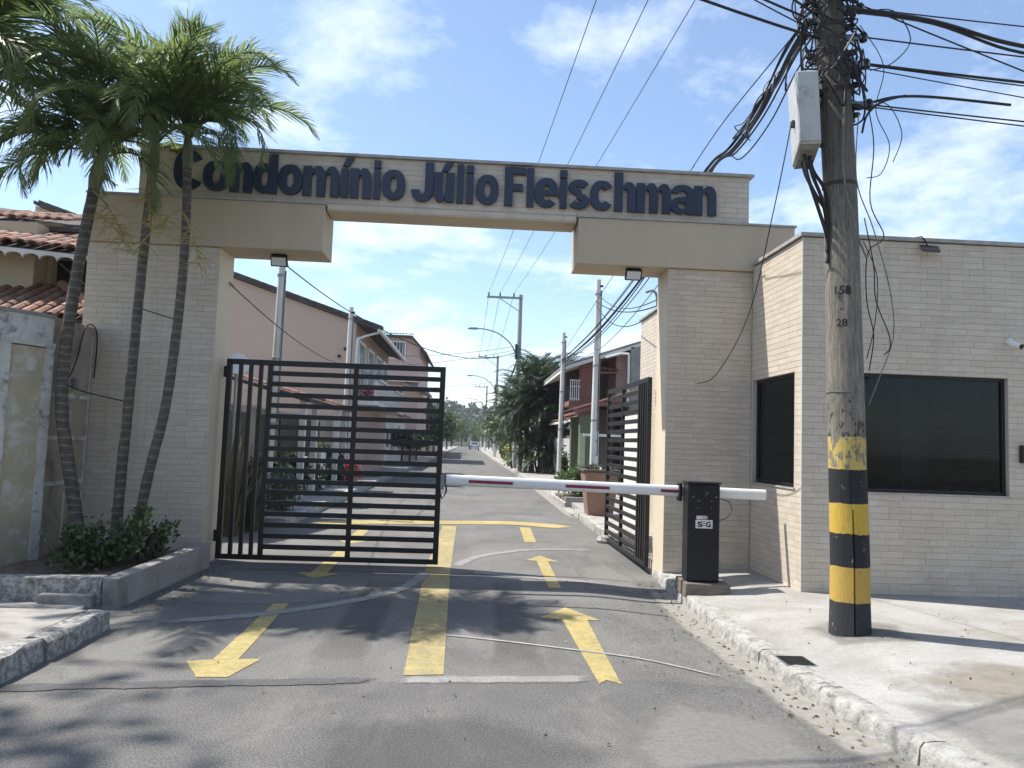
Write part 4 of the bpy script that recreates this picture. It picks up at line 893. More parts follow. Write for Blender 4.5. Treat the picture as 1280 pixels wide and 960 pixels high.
def scable(a, b, label, r=.010, sag=.3, group='service lines behind the gate'): cable([a, b], r, label, group=group, sag=sag)
scable((-4.02, 16, 5.13), (-4.0, 25, 5.6), 'black line joining the two white service poles before the pink house', .014, .05)
scable((-4.0, 25, 5.6), (2.6, 44, 6.9), 'black line crossing from the pink house service pole to the street pole', .018, .9)
scable((-4.0, 25, 5.55), (-3.6, 55, 6.8), 'black line along the pink house fronts', .012, .5)
scable((-3.17, 9.93, 3.5), (-4.0, 25, 3.9), 'thin black line from the arch pillar along the pink wall', .008, .25)
scable((-4.0, 25, 3.9), (-3.3, 55, 6.0), 'thin black line past the balcony of the pink house', .010, .5)
for k in range(4): scable((2.6, 44, 6.7+.15*k), (2.5, 76, 6.9+.12*k), 'black cable between the street poles', .016, .8+.1*k, 'cables between the street poles')
for k in range(3): scable((2.5, 76, 6.8+.12*k), (2.5, 118, 6.8+.1*k), 'black cable between the street poles', .02, .8, 'cables between the street poles')
for k in range(3): scable((3.3, 29, 4.8+.12*k), (2.65, 44, 6.5+.12*k), 'black cable dipping in front of the palm clump', .014, .9+.15*k, 'cables dipping at the palm clump')
for (a, b) in (((2.5, 76, 7.6), (-16, 70, 6.5)), ((2.5, 118, 7.4), (-18, 112, 6.5)), ((2.6, 44, 7.2), (-13, 46, 6.9)), ((2.6, 44, 7.0), (-13, 50, 6.4)), ((2.5, 118, 8.4), (-24, 100, 4.5)), ((2.5, 165, 9.0), (-26, 130, 5.2)), ((2.5, 165, 8.4), (-26, 140, 6.8))):
    scable(a, b, 'thin line crossing the far street from pole to houses', .014, .7, 'lines crossing the far street')
scable((3.3, 21, 5.9), (2.45, 10.06, 3.6), 'thin black line from the red house service pole to the arch pillar', .008, .3)
scable((3.3, 21, 5.6), (3.2, 12.5, 4.05), 'black line from the red house service pole to the gatehouse roof', .012, .25)
scable((3.3, 21, 5.5), (3.2, 13.4, 4.05), 'looped black line from the red house service pole to the gatehouse roof', .010, .45)
MB().tube(smooth_path([(3.2, 13.4, GT-.0), (3.2, 13.4, GT+.35), (3.12, 13.4, GT+.45), (3.0, 13.4, GT+.42)], 5), .025, 8).build('mast', M['galv'], gh)

# ================================================================== PLANTS: generators
def frond_mesh(L, pairs, ll, arch_, seed, mat, w=.030, droop=.55, rach=.013):
    """pinnate palm frond leaving the origin along +X, arching down; leaflets on both sides"""
    r = random.Random(seed); mb = MB(); P = []; n = 14
    p = Vector((0, 0, 0)); ang = 0.
    for i in range(n+1):
        P.append(p.copy()); ang = -arch_*(i/n)**1.5; p += Vector((math.cos(ang), 0, math.sin(ang)))*L/n
    mb.tube(P, [rach*(1-.85*i/n)+.002 for i in range(n+1)], 5)
    for k in range(pairs):
        s = .16+.84*(k+.5)/pairs; f = s*n; i = min(int(f), n-1); q = P[i].lerp(P[i+1], f-i); d = (P[i+1]-P[i]).normalized()
        up_ = Vector((0, 1, 0)).cross(d)*-1; up_ = d.cross(Vector((0, 1, 0)))*-1
        if up_.z < 0: up_ = -up_
        lf = ll*(math.sin(math.pi*min(1, .22+s*.80))**.6)*r.uniform(.85, 1.1)
        for sd in (-1, 1):
            side = Vector((0, sd, 0)); a = R_(62-38*s+r.uniform(-7, 7)); v = R_(22+r.uniform(-14, 14))
            dr = (d*math.cos(a)+side*math.sin(a)*math.cos(v)+up_*math.sin(a)*math.sin(v)).normalized()
            pts = [q.copy()]; cur = q.copy(); dd = dr.copy()
            for m in range(3):
                dd = (dd+Vector((0, 0, -droop*(.25+.5*m)*r.uniform(.6, 1.3)))).normalized() if m else dd
                cur = cur+dd*lf/3; pts.append(cur.copy())
            wv = dr.cross(side.cross(dr)).normalized(); wv = d*.9
            ws = [w*.35, w*.5, w*.36, 0.002]
            vs = []
            for pt, ww in zip(pts, ws): vs += [pt-wv*ww, pt+wv*ww]
            mb.add(vs, [(0, 1, 3, 2), (2, 3, 5, 4), (4, 5, 7, 6)])
    return mb.mesh('frond', mat)
FR = [frond_mesh(1.75, 56, .52, R_(135), 1, M['palm_leaf'], .034, .8), frond_mesh(1.65, 54, .50, R_(155), 2, M['palm_leaf'], .034, .85), frond_mesh(1.8, 58, .52, R_(115), 3, M['palm_leaf'], .034, .75), frond_mesh(1.6, 52, .48, R_(175), 4, M['palm_leaf'], .034, .9)]
def flower_stalk(parent, base, d, seed, L=.55):
    r = random.Random(seed); mb = MB(); b = Vector(base); d = Vector(d).normalized()
    P = [b+d*L*i/6+Vector((0, 0, -.5*L*(i/6)**2)) for i in range(7)]; mb.tube(P, [.014*(1-.7*i/6) for i in range(7)], 5)
    for k in range(26):
        f = r.uniform(.25, 1)*5.99; i = int(f); q = P[i].lerp(P[i+1], f-i); e = Vector((r.uniform(-1, 1), r.uniform(-1, 1), r.uniform(-.9, .35))).normalized()
        mb.tube([q, q+e*.10+Vector((0, 0, -.01)), q+e*r.uniform(.16, .26)+Vector((0, 0, -.05))], [.005, .004, .002], 4)
    mb.build('flower_stalk', M['floral'], parent)
def palm(path, r0, r1, fronds, label, group=None, stalks=(), meshes=FR, leafscale=1., shaft_len=.45, dead=()):
    t = thing('palm_tree', path[0], label, 'palm tree', group); P = smooth_path(path, 8); n = len(P)
    mb = MB(); mb.tube(P, [(r0+(r1-r0)*i/(n-1))*(1.18 if i < 3 else 1)*(1+.03*math.sin(i*2.1)) for i in range(n)], 12); mb.build('trunk', M['palm_trunk'], t, smooth=True)
    top = P[-1]; d = (P[-1]-P[-3]).normalized(); cs = top+d*shaft_len
    MB().tube([top-d*.02, top+d*.12, top+d*shaft_len*.6, cs], [r1*1.02, r1*1.35, r1*1.05, r1*.5], 10).build('crownshaft', M['crownshaft'], t, smooth=True)
    for i, (az, el, s, *mi) in enumerate(fronds):
        me = meshes[mi[0] if mi else i % len(meshes)]
        link_copy('frond', me, t, cs-Vector(path[0])-d*.06*(i % 3), (R_((i*37) % 40-20), -R_(el), R_(az)), (s*leafscale,)*3)
    for k, (b, dd) in enumerate(stalks): flower_stalk(t, b, dd, 30+k)
    return t
PG = 'palms in the planter'
palm([(-4.12, 8.6, .18), (-4.30, 8.6, 1.0), (-4.46, 8.6, 1.8), (-4.47, 8.6, 2.5), (-4.40, 8.6, 3.4), (-4.30, 8.6, 4.25)], .068, .058,
     [(25, 72, .95), (75, 60, .95), (130, 78, 1.), (165, 62, 1.), (205, 70, 1.05), (245, 58, 1.), (285, 74, 1.05), (330, 66, .95), (355, 80, 1.), (190, 38, .95), (110, 45, .9), (300, 40, .95), (265, 84, 1.1), (220, 20, .95), (345, 42, .85), (155, 30, .9), (240, 5, .85), (330, 12, .85), (200, -5, .9), (215, 32, .95, 3), (300, 30, .9, 3)],
     'slender palm leaning from the planter, next to the old boundary wall', PG, [((-4.27, 8.55, 4.2), (.7, -.2, -.5)), ((-4.22, 8.5, 3.95), (.8, -.3, -.3))])
palm([(-3.86, 8.75, .18), (-3.83, 8.72, 1.2), (-3.80, 8.7, 1.9), (-3.77, 8.68, 2.8), (-3.73, 8.65, 3.7), (-3.68, 8.6, 4.45)], .058, .048,
     [(20, 66, .9), (80, 74, 1.), (140, 60, .95), (180, 80, 1.05), (220, 62, 1.), (265, 74, 1.05), (310, 60, .95), (345, 48, .9), (100, 40, .9), (285, 34, .9), (240, 30, .9), (200, 40, .95), (330, 80, 1.05), (170, 15, .8), (315, 15, .8), (225, 0, .85), (280, 30, .85, 3)],
     'slender palm rising from the planter between two leaning palms', PG, [((-3.68, 8.5, 4.4), (.3, -.5, -.6))])
palm([(-3.66, 8.7, .18), (-3.51, 8.66, 1.14), (-3.37, 8.62, 1.84), (-3.29, 8.6, 2.82), (-3.27, 8.6, 3.72), (-3.30, 8.6, 4.55)], .056, .046,
     [(0, 64, 1.0), (38, 74, 1.0), (70, 60, .95), (115, 80, 1.05), (150, 70, 1.0), (190, 76, 1.05), (230, 64, 1.), (275, 72, 1.), (318, 62, 1.0), (345, 78, 1.05), (20, 46, .95), (205, 44, .9), (300, 84, .9), (335, 50, 1.), (260, 46, .95), (5, 82, .9), (245, 30, .85), (325, 8, .7), (175, 55, .95), (350, 36, .86, 3), (318, 28, .85, 3), (335, 14, .8, 3), (200, 15, .85)],
     'slender palm leaning out of the planter in front of the arch lettering', PG, [((-3.28, 8.52, 4.0), (.5, -.4, -.6)), ((-3.3, 8.52, 4.05), (-.6, -.4, -.5))])
palm([(-6.15, 8.75, .0), (-6.05, 8.7, 2.0), (-5.95, 8.6, 3.6), (-5.90, 8.5, 4.95)], .09, .075,
     [(10, 70, 1.3), (-25, 62, 1.35), (20, 52, 1.3), (-10, 36, 1.3), (-40, 25, 1.2), (60, 65, 1.2), (110, 60, 1.2), (160, 70, 1.2), (200, 60, 1.2), (250, 70, 1.2), (290, 60, 1.2), (325, 50, 1.25), (345, 12, 1.2), (0, 84, 1.3), (5, 20, 1.2), (335, 72, 1.3), (320, 30, 1.2), (355, 48, 1.3), (310, 0, 1.1), (300, 80, 1.2), (340, 58, 1.35), (15, 35, 1.3), (350, -5, 1.15)],
     'larger palm behind the old wall with long fronds hanging over it')
def leaf_cloud(mb, c, rad, n, size, seed, clumps=12, shell=.55, aspect=.5):
    r = random.Random(seed); C = []
    for _ in range(clumps):
        d = Vector((r.gauss(0, 1), r.gauss(0, 1), r.gauss(0, 1))).normalized()*r.uniform(shell, 1.0)
        C.append((Vector((d.x*rad[0], d.y*rad[1], d.z*rad[2])), r.uniform(.22, .48)))
    for k in range(n):
        cc, cr_ = C[r.randrange(clumps)]
        p = Vector(c)+cc*r.uniform(.75, 1)+Vector((r.gauss(0, .45)*rad[0], r.gauss(0, .45)*rad[1], r.gauss(0, .45)*rad[2]))*cr_*1.3
        a = Vector((r.gauss(0, 1), r.gauss(0, 1), r.gauss(0, .7))).normalized(); b = a.orthogonal().normalized(); s = size*r.uniform(.6, 1.3)
        b = (Matrix.Rotation(r.uniform(0, 6.28), 3, a) @ b); e = a.cross(b)
        mb.add([p-b*s, p+e*s*aspect-b*s*.1, p+b*s, p-e*s*aspect-b*s*.1], [(0, 1, 2, 3)])
    return mb
def bush(name, loc, rad, n, size, mat, label, cat='shrub', seed=1, group=None, stem=True, clumps=14):
    t = thing(name, loc, label, cat, group); c = (loc[0], loc[1], loc[2]+rad[2]*1.0)
    leaf_cloud(MB(), c, rad, n, size, seed, clumps).build('foliage', M[mat], t)
    if stem:
        r = random.Random(seed); m = MB()
        for _ in range(5): m.tube([(loc[0]+r.uniform(-.04, .04), loc[1]+r.uniform(-.04, .04), loc[2]-.02), (loc[0]+r.uniform(-.5, .5)*rad[0], loc[1]+r.uniform(-.5, .5)*rad[1], c[2]+rad[2]*r.uniform(0, .5))], [.018, .006], 5)
        m.build('stem', M['bark'], t)
    return t
def tree(loc, H, cr, label, mat='leaf_mid', seed=1, n=1400, size=.22, group=None, trunk=.14):
    t = thing('tree', loc, label, 'tree', group); r = random.Random(seed); x, y, z = loc
    m = MB(); ch = H-cr[2]; m.tube([(x, y, z-.05), (x+r.uniform(-.1, .1), y, z+ch*.5), (x+r.uniform(-.2, .2), y, z+ch*.9)], [trunk, trunk*.8, trunk*.55], 8)
    for _ in range(6): m.tube([(x, y, z+ch*.7), (x+r.uniform(-.6, .6)*cr[0], y+r.uniform(-.6, .6)*cr[1], z+ch+r.uniform(-.3, .5)*cr[2])], [trunk*.4, trunk*.1], 5)
    m.build('trunk', M['bark'], t); leaf_cloud(MB(), (x, y, z+ch), cr, n, size, seed, 18).build('crown', M[mat], t); return t

# ================================================================== PLANTER AND OLD WALL ON THE LEFT
pl = thing('planter', (-3.9, 8.3, 0), 'low cracked concrete planter at the foot of the arch pillar behind the palms', 'planter')
MB().hexa([(-3.24, 7.14, -.06), (-3.08, 7.14, -.06), (-3.05, 9.47, -.06), (-3.19, 9.47, -.06), (-3.23, 7.14, .275), (-3.09, 7.14, .27), (-3.06, 9.47, .285), (-3.19, 9.47, .285)]).build('side_wall', M['slab'], pl, bevel=.012)
MB().hexa([(-4.45, 7.15, -.06), (-3.245, 7.15, -.06), (-3.245, 7.30, -.06), (-4.45, 7.30, -.06), (-4.45, 7.155, .25), (-3.245, 7.155, .272), (-3.245, 7.295, .272), (-4.45, 7.295, .25)]).build('front_wall', M['kerb_dirty'], pl, bevel=.012)
MB().box(-3.75, -3.28, 7.06, 7.149, -.05, .13).build('step', M['slab'], pl, bevel=.01)
grid(lin(-4.62, -3.20, 14), lin(7.29, 9.50, 18), lambda x, y: .19+.03*noise.noise((x*3, y*3, 0))).build('soil', M['soil'], pl, smooth=True)
rl = random.Random(9)
lv = MB()
for _ in range(60):
    x, y = rl.uniform(-4.5, -3.25), rl.uniform(7.35, 9.3); a = rl.uniform(0, 6.28); s = rl.uniform(.02, .05)
    lv.add([(x-s*math.cos(a), y-s*math.sin(a), .235), (x-s*.4*math.sin(a), y+s*.4*math.cos(a), .245), (x+s*math.cos(a), y+s*math.sin(a), .235), (x+s*.4*math.sin(a), y-s*.4*math.cos(a), .24)], [(0, 1, 2, 3)])
stuff(lv.build('dry_leaves', M['leaf_brown'], pl))
bush('shrub', (-3.72, 8.05, .2), (.40, .42, .23), 1900, .036, 'leaf_shrub', 'low dense dark green shrub at the feet of the palms', seed=3, clumps=20)
bush('shrub', (-3.42, 8.45, .2), (.26, .40, .29), 1300, .034, 'leaf_shrub', 'taller twiggy green shrub at the planter end by the arch pillar', seed=4)
# old curved boundary wall
ow = thing('boundary_wall', (-5.0, 8.1, 0), 'old curved boundary wall with flaking olive and white paint', 'wall')
def arcwall(a0, a1, c, r, th, z0, z1, n=14):
    mb = MB(); A = [a0+(a1-a0)*i/n for i in range(n+1)]
    vs = []
    for a in A:
        for rr, z in ((r, z0), (r+th, z0), (r+th, z1), (r, z1)): vs.append((c[0]+rr*math.cos(a), c[1]+rr*math.sin(a), z))
    return mb.add(vs, [(i*4+k, i*4+(k+1) % 4, i*4+4+(k+1) % 4, i*4+4+k) for i in range(n) for k in range(4)]+[(0, 1, 2, 3), (n*4+3, n*4+2, n*4+1, n*4)])
CC = (-6.0, 9.0)   # wall curves round a garden corner: right end near (-4.6, 8.5), running off to the left
arcwall(R_(-100), R_(-18), CC, 1.28, .18, -.05, 2.44).build('wall', M['old_wall'], ow, smooth=True)
arcwall(R_(-100), R_(-16), CC, 1.24, .25, 2.45, 2.50).build('ledge', M['old_white'], ow, smooth=True)
arcwall(R_(-100), R_(-17), CC, 1.27, .20, 2.502, 2.77).build('parapet', M['old_white'], ow, smooth=True)
arcwall(R_(-100), R_(-16.5), CC, 1.25, .23, 2.772, 2.81).build('coping', M['slab'], ow, smooth=True)
for a0, a1 in ((-64, -52), (-43, -35), (-20.5, -16.5)): arcwall(R_(a0), R_(a1), CC, 1.275, .215, -.05, 2.448, 5).build('pilaster', M['old_white'], ow, smooth=True)
MB().box(-12, -6.25, 7.54, 7.72, -.05, 2.78).build('wall', M['old_wall'], ow)
pw = thing('boundary_wall', (-4.66, 9.0, 0), 'short brown rendered wall with white bands joining the arch pillar behind the palms', 'wall')
MB().box(-4.76, -4.61, 8.60, 9.49, -.05, 2.80).build('wall', M['panel'], pw)
for z in (.95, 1.45, 1.93): MB().box(-4.615, -4.600, 8.62, 9.485, z, z+.045).build('band', M['old_white'], pw)
for y in (9.05, 9.44): MB().box(-4.614, -4.601, y, y+.03, .2, 2.0 if y < 9.3 else 2.7).build('band', M['old_white'], pw)
MB().box(-4.60, -4.56, 9.04, 9.12, 2.04, 2.16).build('meter', M['galv'], pw)
cable([(-4.59, 8.7, 2.25), (-4.57, 8.85, 2.12), (-4.55, 9.0, 2.35), (-4.57, 9.2, 2.78), (-4.56, 9.45, 2.74), (-4.56, 9.46, 2.2)], .008, 'black cable draped over the short brown wall', cat='cable', name='loose_cable')
cable([(-4.40, 8.55, 2.05), (-4.2, 8.6, 1.98), (-3.82, 8.7, 1.9)], .008, 'thin line tied from the wall-side palm trunk to the middle one', cat='line', name='tie_line')
cable([(-3.76, 8.7, 2.95), (-3.3, 8.6, 2.82)], .007, 'thin line tied from the middle palm trunk to the one before the lettering', cat='line', name='tie_line')

# ================================================================== ROOF TILES
def halfpipe(L, r, seg=5):
    mb = MB(); vs = []
    for x, rr in ((0, r), (L, r*.86)):
        for k in range(seg+1):
            a = math.pi*k/seg; vs.append((x, rr*math.cos(a), rr*math.sin(a)*.75))
    for x, rr in ((0, r*.8), (L, r*.68)):
        for k in range(seg+1):
            a = math.pi*k/seg; vs.append((x, rr*math.cos(a), rr*math.sin(a)*.68))
    n = seg+1; fs = [(k, k+1, n+k+1, n+k) for k in range(seg)]+[(2*n+k+1, 2*n+k, 3*n+k, 3*n+k+1) for k in range(seg)]+[(k+1, k, 2*n+k, 2*n+k+1) for k in range(seg)]
    return mb.add(vs, fs).mesh('roof_tile', M['terracotta'])
HP = halfpipe(.46, .095)
def tiled_roof(parent, o, u, v, nu, nv, du=.2, dv=.38, me=None, join=False):
    """o eave corner, u along the eave, v up the slope (unit vectors)"""
    o, u, v = Vector(o), Vector(u).normalized(), Vector(v).normalized(); w = u.cross(v); 
    if w.z < 0: w = -w
    rot = Matrix((v, u if v.cross(u).dot(w) > 0 else -u, w)).transposed().to_euler(); me = me or HP; ro = wloc(parent)
    rr = random.Random(nu*nv)
    for j in range(nv):
        for i in range(nu):
            p = o+u*du*(i+.5+rr.uniform(-.06, .06))+v*(dv*j+rr.uniform(-.02, .02))+w*(.03+.012*rr.random())
            link_copy('roof_tile', me, parent, p-ro, rot)
# ---------------- neighbouring house on the left
h0 = thing('house', (-8.5, 13.5, 0), 'beige house with terracotta tiled roofs behind the old curved wall', 'house')
MB().box(-12, -7.40, 13.05, 17, 0, 5.0).build('wall', M['beige_house'], h0)
MB().box(-7.398, -5.6, 13.4, 17, 0, 3.72).build('wall', M['beige_house'], h0)
MB().box(-7.398, -5.6, 13.4, 17, 4.52, 4.8).build('wall', M['beige_house'], h0)
MB().box(-7.397, -5.6, 13.75, 13.8, 3.72, 4.52).build('dark_opening', M['black'], h0)
for a, b in ((-7.39, -7.33), (-6.55, -6.49), (-5.75, -5.68)): MB().box(a, b, 13.42, 13.48, 3.722, 4.518).build('window_post', M['beige_house'], h0)
MB().box(-7.39, -5.6, 13.36, 13.43, 3.722, 3.80).build('window_sill', M['coping'], h0)
MB().bar((-7.2, 13.45, 4.4), (-6.75, 13.45, 4.05), .02).build('window_strut', M['galv'], h0)
low = MB().prism([(-10.2, 11.85, 3.22), (-5.55, 11.85, 3.22), (-5.55, 13.35, 3.95), (-10.2, 13.35, 3.95)], (0, 0, -.06)).build('lower_roof', M['rafter'], h0)
tiled_roof(low, (-8.7, 11.80, 3.22), (1, 0, 0), (0, 1.5, .72), 16, 4)
MB().tube([(-7.05, 13.3, 4.0), (-6.4, 12.6, 3.68), (-5.7, 11.85, 3.32)], .10, 8).build('hip_ridge', M['terracotta'], low)
upr = MB().prism([(-10.2, 12.5, 4.62), (-5.3, 12.5, 4.30), (-5.3, 15.2, 5.35), (-10.2, 15.2, 5.75)], (0, 0, -.06)).build('upper_roof', M['rafter'], h0)
tiled_roof(upr, (-8.8, 12.45, 4.56), (1, 0, -.065), (0, 2.7, 1.05), 17, 5)
for i in range(14):   # scalloped fascia, one scallop after another
    x = -8.9+i*.27; z = 4.55-.0653*(x+8.9)-.0; pts = [(x, 12.47, z-.03)]+[(x+.135-.135*math.cos(math.pi*k/6), 12.47, z-.10-.07*(1-math.sin(math.pi*k/6))) for k in range(7)]+[(x+.27, 12.47, z-.05)]
    MB().prism(pts, (0, .05, 0)).build('scallop', M['white_plaster'], h0)
for i in range(5): MB().bar((-8.2+i*.5, 12.6, 4.45-.03*i), (-8.2+i*.5, 15.0, 5.45-.03*i), .06, .1).build('rafter', M['rafter'], h0)
MB().box(-8.6, -7.35, 13.6, 15.5, 5.0, 5.15).build('gable_wall', M['beige_house'], h0)
top = MB().prism([(-10, 13.4, 5.0), (-7.0, 13.4, 4.95), (-7.0, 15.6, 5.6), (-10, 15.6, 5.9)], (0, 0, .07)).build('top_roof', M['rafter'], h0)
tiled_roof(top, (-8.9, 13.35, 5.12), (1, 0, -.02), (0, 2.2, .7), 9, 4)
MB().box(-6.1, -5.2, 15.5, 16.2, 4.7, 5.2).build('parapet_block', M['pink_wall'], h0)

# ================================================================== HOUSES ALONG THE STREET
def win(parent, ax, plane, a, b, z0, z1, frame='white_paint', bars=0, out=-1, pane='glass'):
    """window on a wall facing -Y (ax x), or facing +X / -X (ax y, out=+1/-1)"""
    def bx(mb, u0, u1, c, d, e0, e1):
        if ax == 'x': return mb.box(u0, u1, plane-e1, plane-e0, c, d)
        lo, hi = (plane+e0, plane+e1) if out > 0 else (plane-e1, plane-e0); return mb.box(lo, hi, u0, u1, c, d)
    f = MB(); w = .09
    for r in ((a, b, z0, z0+w), (a, b, z1-w, z1), (a, a+w, z0+w, z1-w), (b-w, b, z0+w, z1-w)): bx(f, *r, .002, .07)
    o = f.build('window', M[frame], parent); bx(MB(), a+w, b-w, z0+w, z1-w, .004, .02).build('pane', M[pane], o)
    for k in range(bars):
        u = a+w+(b-a-2*w)*(k+.5)/bars; bx(MB(), u-.018, u+.018, z0+w, z1-w, .025, .055).build('bar', M[frame], o)
    return o
# pink house on the left: blank gable wall towards the gate, roof falling to the street
p1 = thing('house', (-9, 33, 0), 'pink house with a tall blank side wall and sloping dark roof edge', 'house')
MB().prism([(-16, 28, 0), (-4.35, 28, 0), (-4.35, 28, 5.74), (-16, 28, 9.5)], (0, 11, 0)).build('wall', M['pink_wall'], p1)
MB().prism([(-16, 27.85, 9.66), (-3.55, 27.85, 5.63), (-3.55, 27.85, 5.50), (-16, 27.85, 9.53)], (0, 11.3, 0)).build('roof', M['roof_dark'], p1)
for i in range(40):
    x = -15.8+i*.31; z = 9.66-.3237*(x+16); MB().prism([(x, 27.80, z-.03), (x+.33, 27.80, z-.137), (x+.33, 27.80, z-.04), (x, 27.80, z+.075)], (0, .4, 0)).build('verge_tile', M['roof_dark'], p1)
MB().tube([(-3.5, 27.9, 5.5), (-3.5, 38.9, 5.5)], .08, 8).build('gutter', M['white_paint'], p1)
MB().tube(smooth_path([(-3.55, 28.2, 5.45), (-4.15, 28.0, 5.2), (-4.28, 27.93, 4.9), (-4.28, 27.93, 2.6)], 5), .045, 8).build('downpipe', M['white_paint'], p1)
for k in range(4): win(p1, 'y', -4.35, 28.5+k*2.6, 30.4+k*2.6, 3.1, 5.2, 'white_paint', 3, 1)
MB().box(-4.349, -3.5, 28.1, 38.8, 2.78, 2.92).build('balcony_slab', M['white_plaster'], p1)
for k in range(22): MB().lathe((-3.58, 28.3+k*.5, 2.92), [(.05, 0), (.09, .12), (.04, .3), (.08, .6), (.05, .8)], 8).build('baluster', M['white_plaster'], p1, smooth=True)
MB().box(-3.66, -3.5, 28.15, 38.8, 3.722, 3.80).build('handrail', M['white_plaster'], p1)
for y, z in ((27.9, 4.72), (27.9, 4.45)): MB().box(-4.75-.2*(z < 4.6), -4.66-.2*(z < 4.6), 27.94, 27.998, z, z+.1).build('vent', M['black'], p1)
# garden front of the pink house
fw = thing('garden_wall', (-4.8, 20, .0), 'grey garden wall with red tiled caps along the pavement before the pink house', 'wall')
MB().box(-5.2, -5.0, 14.5, 27.8, -.05, 2.2).build('wall', M['panel'], fw)
MB().box(-6.6, -5.21, 19.2, 19.4, -.05, 2.3).build('return_wall', M['white_plaster'], fw)
for (y0, n) in ((18.0, 8), (22.5, 8)):
    cp = MB().prism([(-6.2, y0-.1, 3.05), (-3.75, y0-.1, 2.42), (-3.75, y0+1.6, 2.42), (-6.2, y0+1.6, 3.05)], (0, 0, -.07)).build('canopy', M['rafter'], fw)
    tiled_roof(cp, (-3.72, y0, 2.43), (0, 1, 0), (-2.45, 0, .63), n, 6)
    for yy in (y0+.1, y0+1.45): MB().box(-4.0, -3.86, yy-.07, yy+.07, .14, 2.41).build('canopy_post', M['white_plaster'], fw)
for y0, y1 in ((14.7, 17.4), (18.1, 19.5), (20.2, 22.3), (22.7, 25.4)): MB().box(-4.998, -4.95, y0, y1, .1, 2.05).build('opening_shade_panel', M['rafter'], fw)  # dark panels on the wall; the shade of open bays is in their colour
MB().box(-4.30, -3.95, 20.6, 21.3, .15, 1.25).build('pier', M['white_plaster'], fw)
MB().box(-4.25, -4.0, 26.0, 26.3, .15, 2.3).build('pier', M['white_plaster'], fw)
t = thing('satellite_dish', (-4.45, 14.6, 0), 'pale round satellite dish peeping over the closed gate leaf', 'satellite dish')
MB().tube([(-4.45, 14.62, -.1), (-4.45, 14.62, 2.75)], .03, 8).build('mast', M['galv'], t)
MB().tube([(-4.42, 14.60, 2.86), (-4.41, 14.55, 2.88), (-4.40, 14.52, 2.89)], [.06, .17, .21], 18).build('dish', M['white_paint'], t, smooth=True)
# second house on the left
p2 = thing('house', (-8, 60, 0), 'three-storey pale pink house with barred window and tiled roof', 'house')
MB().box(-12, -3.95, 55, 66, 0, 8.3).build('wall', M['pink2'], p2)
MB().prism([(-12, 55.002, 8.302), (-3.95, 55.002, 8.302), (-3.95, 55.002, 8.35), (-4.5, 55.002, 8.8), (-12, 55.002, 8.8)], (0, 10.9, 0)).build('wall', M['pink2'], p2)
rf = MB().prism([(-12.2, 54.6, 8.95), (-4.5, 54.6, 8.95), (-3.4, 54.6, 7.75), (-3.4, 54.6, 7.6), (-4.6, 54.6, 8.8), (-12.2, 54.6, 8.8)], (0, 11.6, 0)).build('roof', M['roof_dark'], p2)
tiled_roof(rf, (-9.2, 54.55, 8.98), (1, 0, 0), (0, 1, .1), 22, 2, .22)
win(p2, 'x', 55, -6.5, -4.95, 7.25, 8.55, 'white_paint', 6)
win(p2, 'x', 55, -6.5, -4.95, 4.1, 5.4, 'white_paint', 6)
MB().box(-7.6, -3.9, 54.2, 54.998, 5.6, 5.75).build('canopy', M['white_plaster'], p2)
MB().prism([(-5.0, 54.3, 5.55), (-3.2, 54.3, 5.0), (-3.2, 54.3, 4.85), (-5.0, 54.3, 5.4)], (0, 6, 0)).build('lean_to_roof', M['roof_grey'], p2)
# low fronts further left
for k, (y0, y1, h, m, lab) in enumerate(((40, 53, 3.0, 'white_plaster', 'low white house front beside the pink houses'), (68, 84, 5.6, 'beige_house', 'cream two-storey house far past the pink houses'), (88, 104, 5.2, 'white_plaster', 'white house far past the pink houses behind trees'))):
    hh = thing('house', (-6, (y0+y1)/2, 0), lab, 'house')
    MB().box(-12, -4.6, y0, y1, 0, h).build('wall', M[m], hh); MB().prism([(-12.3, y0-.2, h+1.6), (-4.2, y0-.2, h-.05), (-4.2, y0-.2, h+.1), (-12.3, y0-.2, h+1.75)], (0, y1-y0+.4, 0)).build('roof', M['terracotta'], hh)
    for q in range(3): win(hh, 'y', -4.6, y0+1.2+q*(y1-y0)/3.2, y0+2.8+q*(y1-y0)/3.2, h-2.0, h-.8, 'white_paint', 0, 1)
    win(hh, 'x', y0, -6.6, -5.2, h-2.0, h-.8)
# ---- right side: red balcony house
q1 = thing('house', (7, 35, 0), 'dark red house with shaded balcony and sloping white-edged roof', 'house')
MB().prism([(4.9, 32, .1), (12, 32, .1), (12, 32, 7.3), (4.9, 32, 5.0)], (0, 6, 0)).build('wall', M['salmon'], q1)
MB().box(4.16, 4.62, 29.8, 30.25, .1, 4.78).build('pillar', M['red_wall'], q1)
MB().box(4.622, 4.90, 30.0, 31.98, .1, 3.1).build('wall', M['green_wall'], q1)
MB().box(5.58, 6.0, 29.9, 31.98, 3.32, 5.2).build('wall', M['salmon'], q1)
MB().box(6.05, 6.5, 29.4, 31.98, .1, 5.45).build('pillar', M['roof_grey'], q1)
MB().box(3.72, 6.04, 29.7, 31.98, 3.12, 3.30).build('balcony_floor', M['red_wall'], q1)
MB().prism([(3.5, 29.4, 4.48), (12, 29.4, 7.45), (12, 29.4, 7.58), (3.5, 29.4, 4.62)], (0, 9, 0)).build('roof', M['white_plaster'], q1)
MB().prism([(3.48, 29.38, 4.63), (12, 29.38, 7.60), (12, 29.38, 7.66), (3.48, 29.38, 4.70)], (0, 9, 0)).build('roof_tiles', M['roof_grey'], q1)
